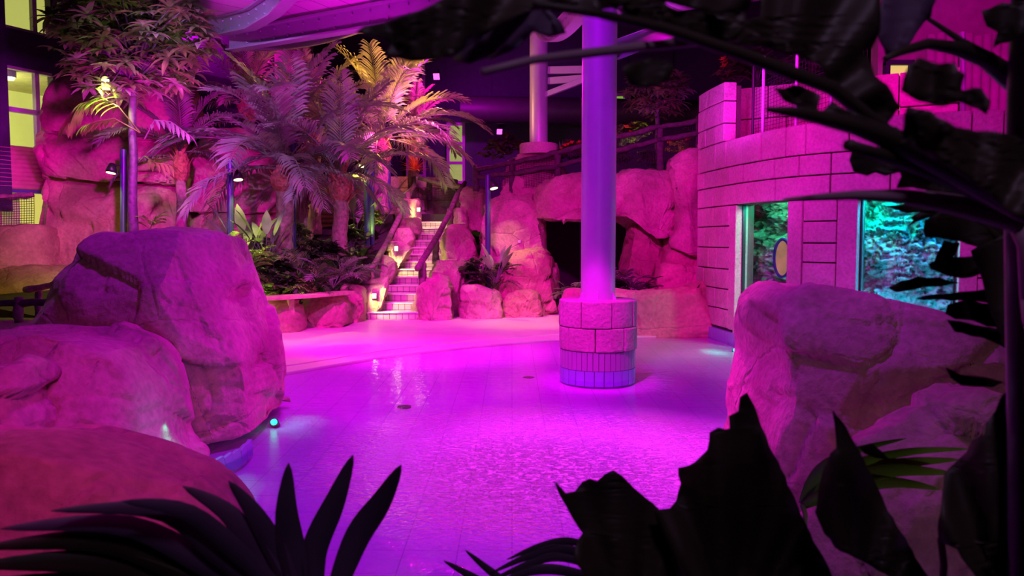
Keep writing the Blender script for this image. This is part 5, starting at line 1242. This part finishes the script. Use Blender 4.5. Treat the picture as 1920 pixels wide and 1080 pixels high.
fstem('branch', [(1905, 165), (1850, 112), (1800, 92), (1740, 82), (1690, 96), (1660, 110)], 1.2, root, [14, 16, 14, 10, 8, 6], 'fore', 1.0)
fstem('branch', [(1760, 320), (1660, 245), (1560, 165), (1400, 105), (1250, 55), (1120, 25), (1000, 8)], 1.0, root, [12, 13, 14, 13, 11, 9, 7], 'fore', .75)
fstem('branch', [(1420, 60), (1300, 78), (1200, 88), (1100, 100), (1000, 112), (905, 135)], 1.0, root, [12, 10, 9, 9, 8, 7], 'forestem', .8)
fstem('branch', [(1960, 690), (1935, 600), (1930, 560)], 1.1, root, [16, 16, 16])
J = dict(jag=3)
L_ = [
 ([(668, 62), (682, 50), (720, 42), (790, 18), (850, -10), (1060, -30), (1040, 15), (990, 22), (940, 45), (880, 85), (845, 108), (775, 116), (722, 104), (735, 80), (700, 70)], .85, 'fore'),
 ([(850, 112), (900, 60), (960, 12), (1010, 0), (985, 40), (930, 100), (880, 120)], .9, 'fore_violet_lit'),
 ([(985, 10), (1020, 10), (1050, 40), (1060, 62), (1030, 70), (1000, 60), (960, 95), (915, 115), (960, 50)], .95, 'fore_violet_lit'),
 ([(1000, -20), (1150, -20), (1300, -20), (1420, -20), (1400, 20), (1330, 25), (1250, 5), (1180, 12), (1100, 20), (1040, 10)], .9, 'fore'),
 ([(1165, 128), (1185, 116), (1230, 112), (1260, 118), (1262, 135), (1250, 152), (1215, 165), (1180, 160)], .8, 'fore'),
 ([(1150, 15), (1290, 20), (1380, 40), (1430, 70), (1360, 80), (1280, 62), (1200, 45)], .9, 'fore'),
 ([(1150, 15), (1250, 45), (1330, 80), (1400, 85), (1440, 90), (1500, 105), (1540, 125), (1560, 175), (1600, 210), (1660, 235), (1690, 200), (1665, 160), (1640, 140), (1618, 95), (1635, 90), (1650, 60), (1655, -20), (1432, -20), (1428, 30), (1400, 38), (1395, -20), (1330, -20), (1320, 20), (1270, 20), (1240, 0)], .95, 'fore'),
 ([(1780, 170), (1840, 165), (1858, 190), (1850, 215), (1820, 200), (1790, 190)], .95, 'fore'),
 ([(1655, -10), (1720, -10), (1755, 0), (1745, 30), (1720, 60), (1700, 90), (1660, 105), (1645, 60)], 1.2, 'fore_violet_lit'),
 ([(1722, 108), (1745, 118), (1790, 118), (1808, 140), (1800, 165), (1812, 190), (1770, 200), (1720, 190), (1690, 170), (1700, 130)], .8, 'fore'),
 ([(1700, 200), (1745, 208), (1790, 238), (1830, 248), (1880, 250), (1930, 270), (1930, 430), (1850, 362), (1790, 320), (1740, 290), (1690, 255)], .85, 'fore'),
 ([(1840, 20), (1880, 5), (1930, 5), (1930, 60), (1890, 80), (1862, 90), (1870, 60), (1850, 50)], 1.1, 'fore'),
 ([(1596, 262), (1620, 272), (1660, 282), (1720, 300), (1700, 320), (1660, 330), (1640, 322), (1625, 330), (1600, 322), (1592, 300), (1597, 285)], 1.3, 'fore'),
 ([(1655, 248), (1670, 240), (1700, 270), (1722, 292), (1690, 300), (1650, 285), (1648, 265)], 1.35, 'fore'),
 ([(1680, 300), (1760, 320), (1830, 350), (1790, 362), (1740, 356), (1680, 352), (1690, 330)], 1.3, 'fore'),
 ([(1795, 340), (1850, 355), (1905, 385), (1880, 400), (1830, 385), (1790, 372), (1730, 358)], 1.25, 'fore'),
 ([(1560, 190), (1650, 230), (1740, 262), (1800, 292), (1740, 290), (1660, 262), (1600, 235), (1540, 212)], .9, 'fore'),
 ([(1850, 90), (1930, 60), (1930, 190), (1890, 200), (1880, 150)], 1.3, 'fore_violet_lit') if False else ([(1450, 165), (1500, 160), (1540, 180), (1530, 230), (1500, 200), (1470, 190)], .9, 'fore'),
]
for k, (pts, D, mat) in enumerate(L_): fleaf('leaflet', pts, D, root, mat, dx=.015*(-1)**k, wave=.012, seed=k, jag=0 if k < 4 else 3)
# mid right ragged leaves in front of the aquarium
root = empty('fishtail_palm', W(1960, 700, 1.5), 'black ragged leaves hanging in front of the second aquarium window', 'plant')
fstem('stem', [(1960, 700), (1935, 560), (1900, 470), (1820, 400), (1760, 385)], 1.5, root, [10, 9, 8, 6, 4], 'fore')
ML = [([(1650, 386), (1700, 383), (1760, 382), (1790, 390), (1740, 396), (1700, 400)], 1.6), ([(1705, 408), (1740, 392), (1780, 392), (1760, 402), (1730, 412), (1702, 425), (1712, 412)], 1.6),
 ([(1735, 412), (1760, 398), (1800, 395), (1880, 420), (1895, 455), (1850, 470), (1800, 452), (1770, 448), (1735, 445), (1730, 430)], 1.5),
 ([(1770, 450), (1800, 455), (1790, 480), (1765, 492), (1748, 500), (1755, 480)], 1.55),
 ([(1740, 495), (1770, 482), (1810, 482), (1850, 475), (1895, 480), (1895, 520), (1860, 512), (1820, 520), (1790, 520), (1770, 515), (1745, 505)], 1.5),
 ([(1664, 540), (1690, 526), (1720, 518), (1760, 520), (1800, 530), (1770, 536), (1730, 538), (1700, 545), (1680, 548)], 1.6),
 ([(1716, 560), (1745, 552), (1780, 550), (1830, 545), (1895, 540), (1895, 575), (1850, 568), (1800, 562), (1750, 562)], 1.5),
 ([(1776, 572), (1810, 562), (1860, 570), (1895, 575), (1895, 620), (1850, 612), (1820, 600), (1790, 598), (1772, 588)], 1.5),
 ([(1775, 600), (1800, 602), (1840, 612), (1895, 618), (1895, 660), (1860, 640), (1820, 630), (1790, 622)], 1.55),
 ([(1820, 470), (1880, 440), (1905, 430), (1905, 640), (1870, 620), (1850, 560), (1840, 520)], 1.45)]
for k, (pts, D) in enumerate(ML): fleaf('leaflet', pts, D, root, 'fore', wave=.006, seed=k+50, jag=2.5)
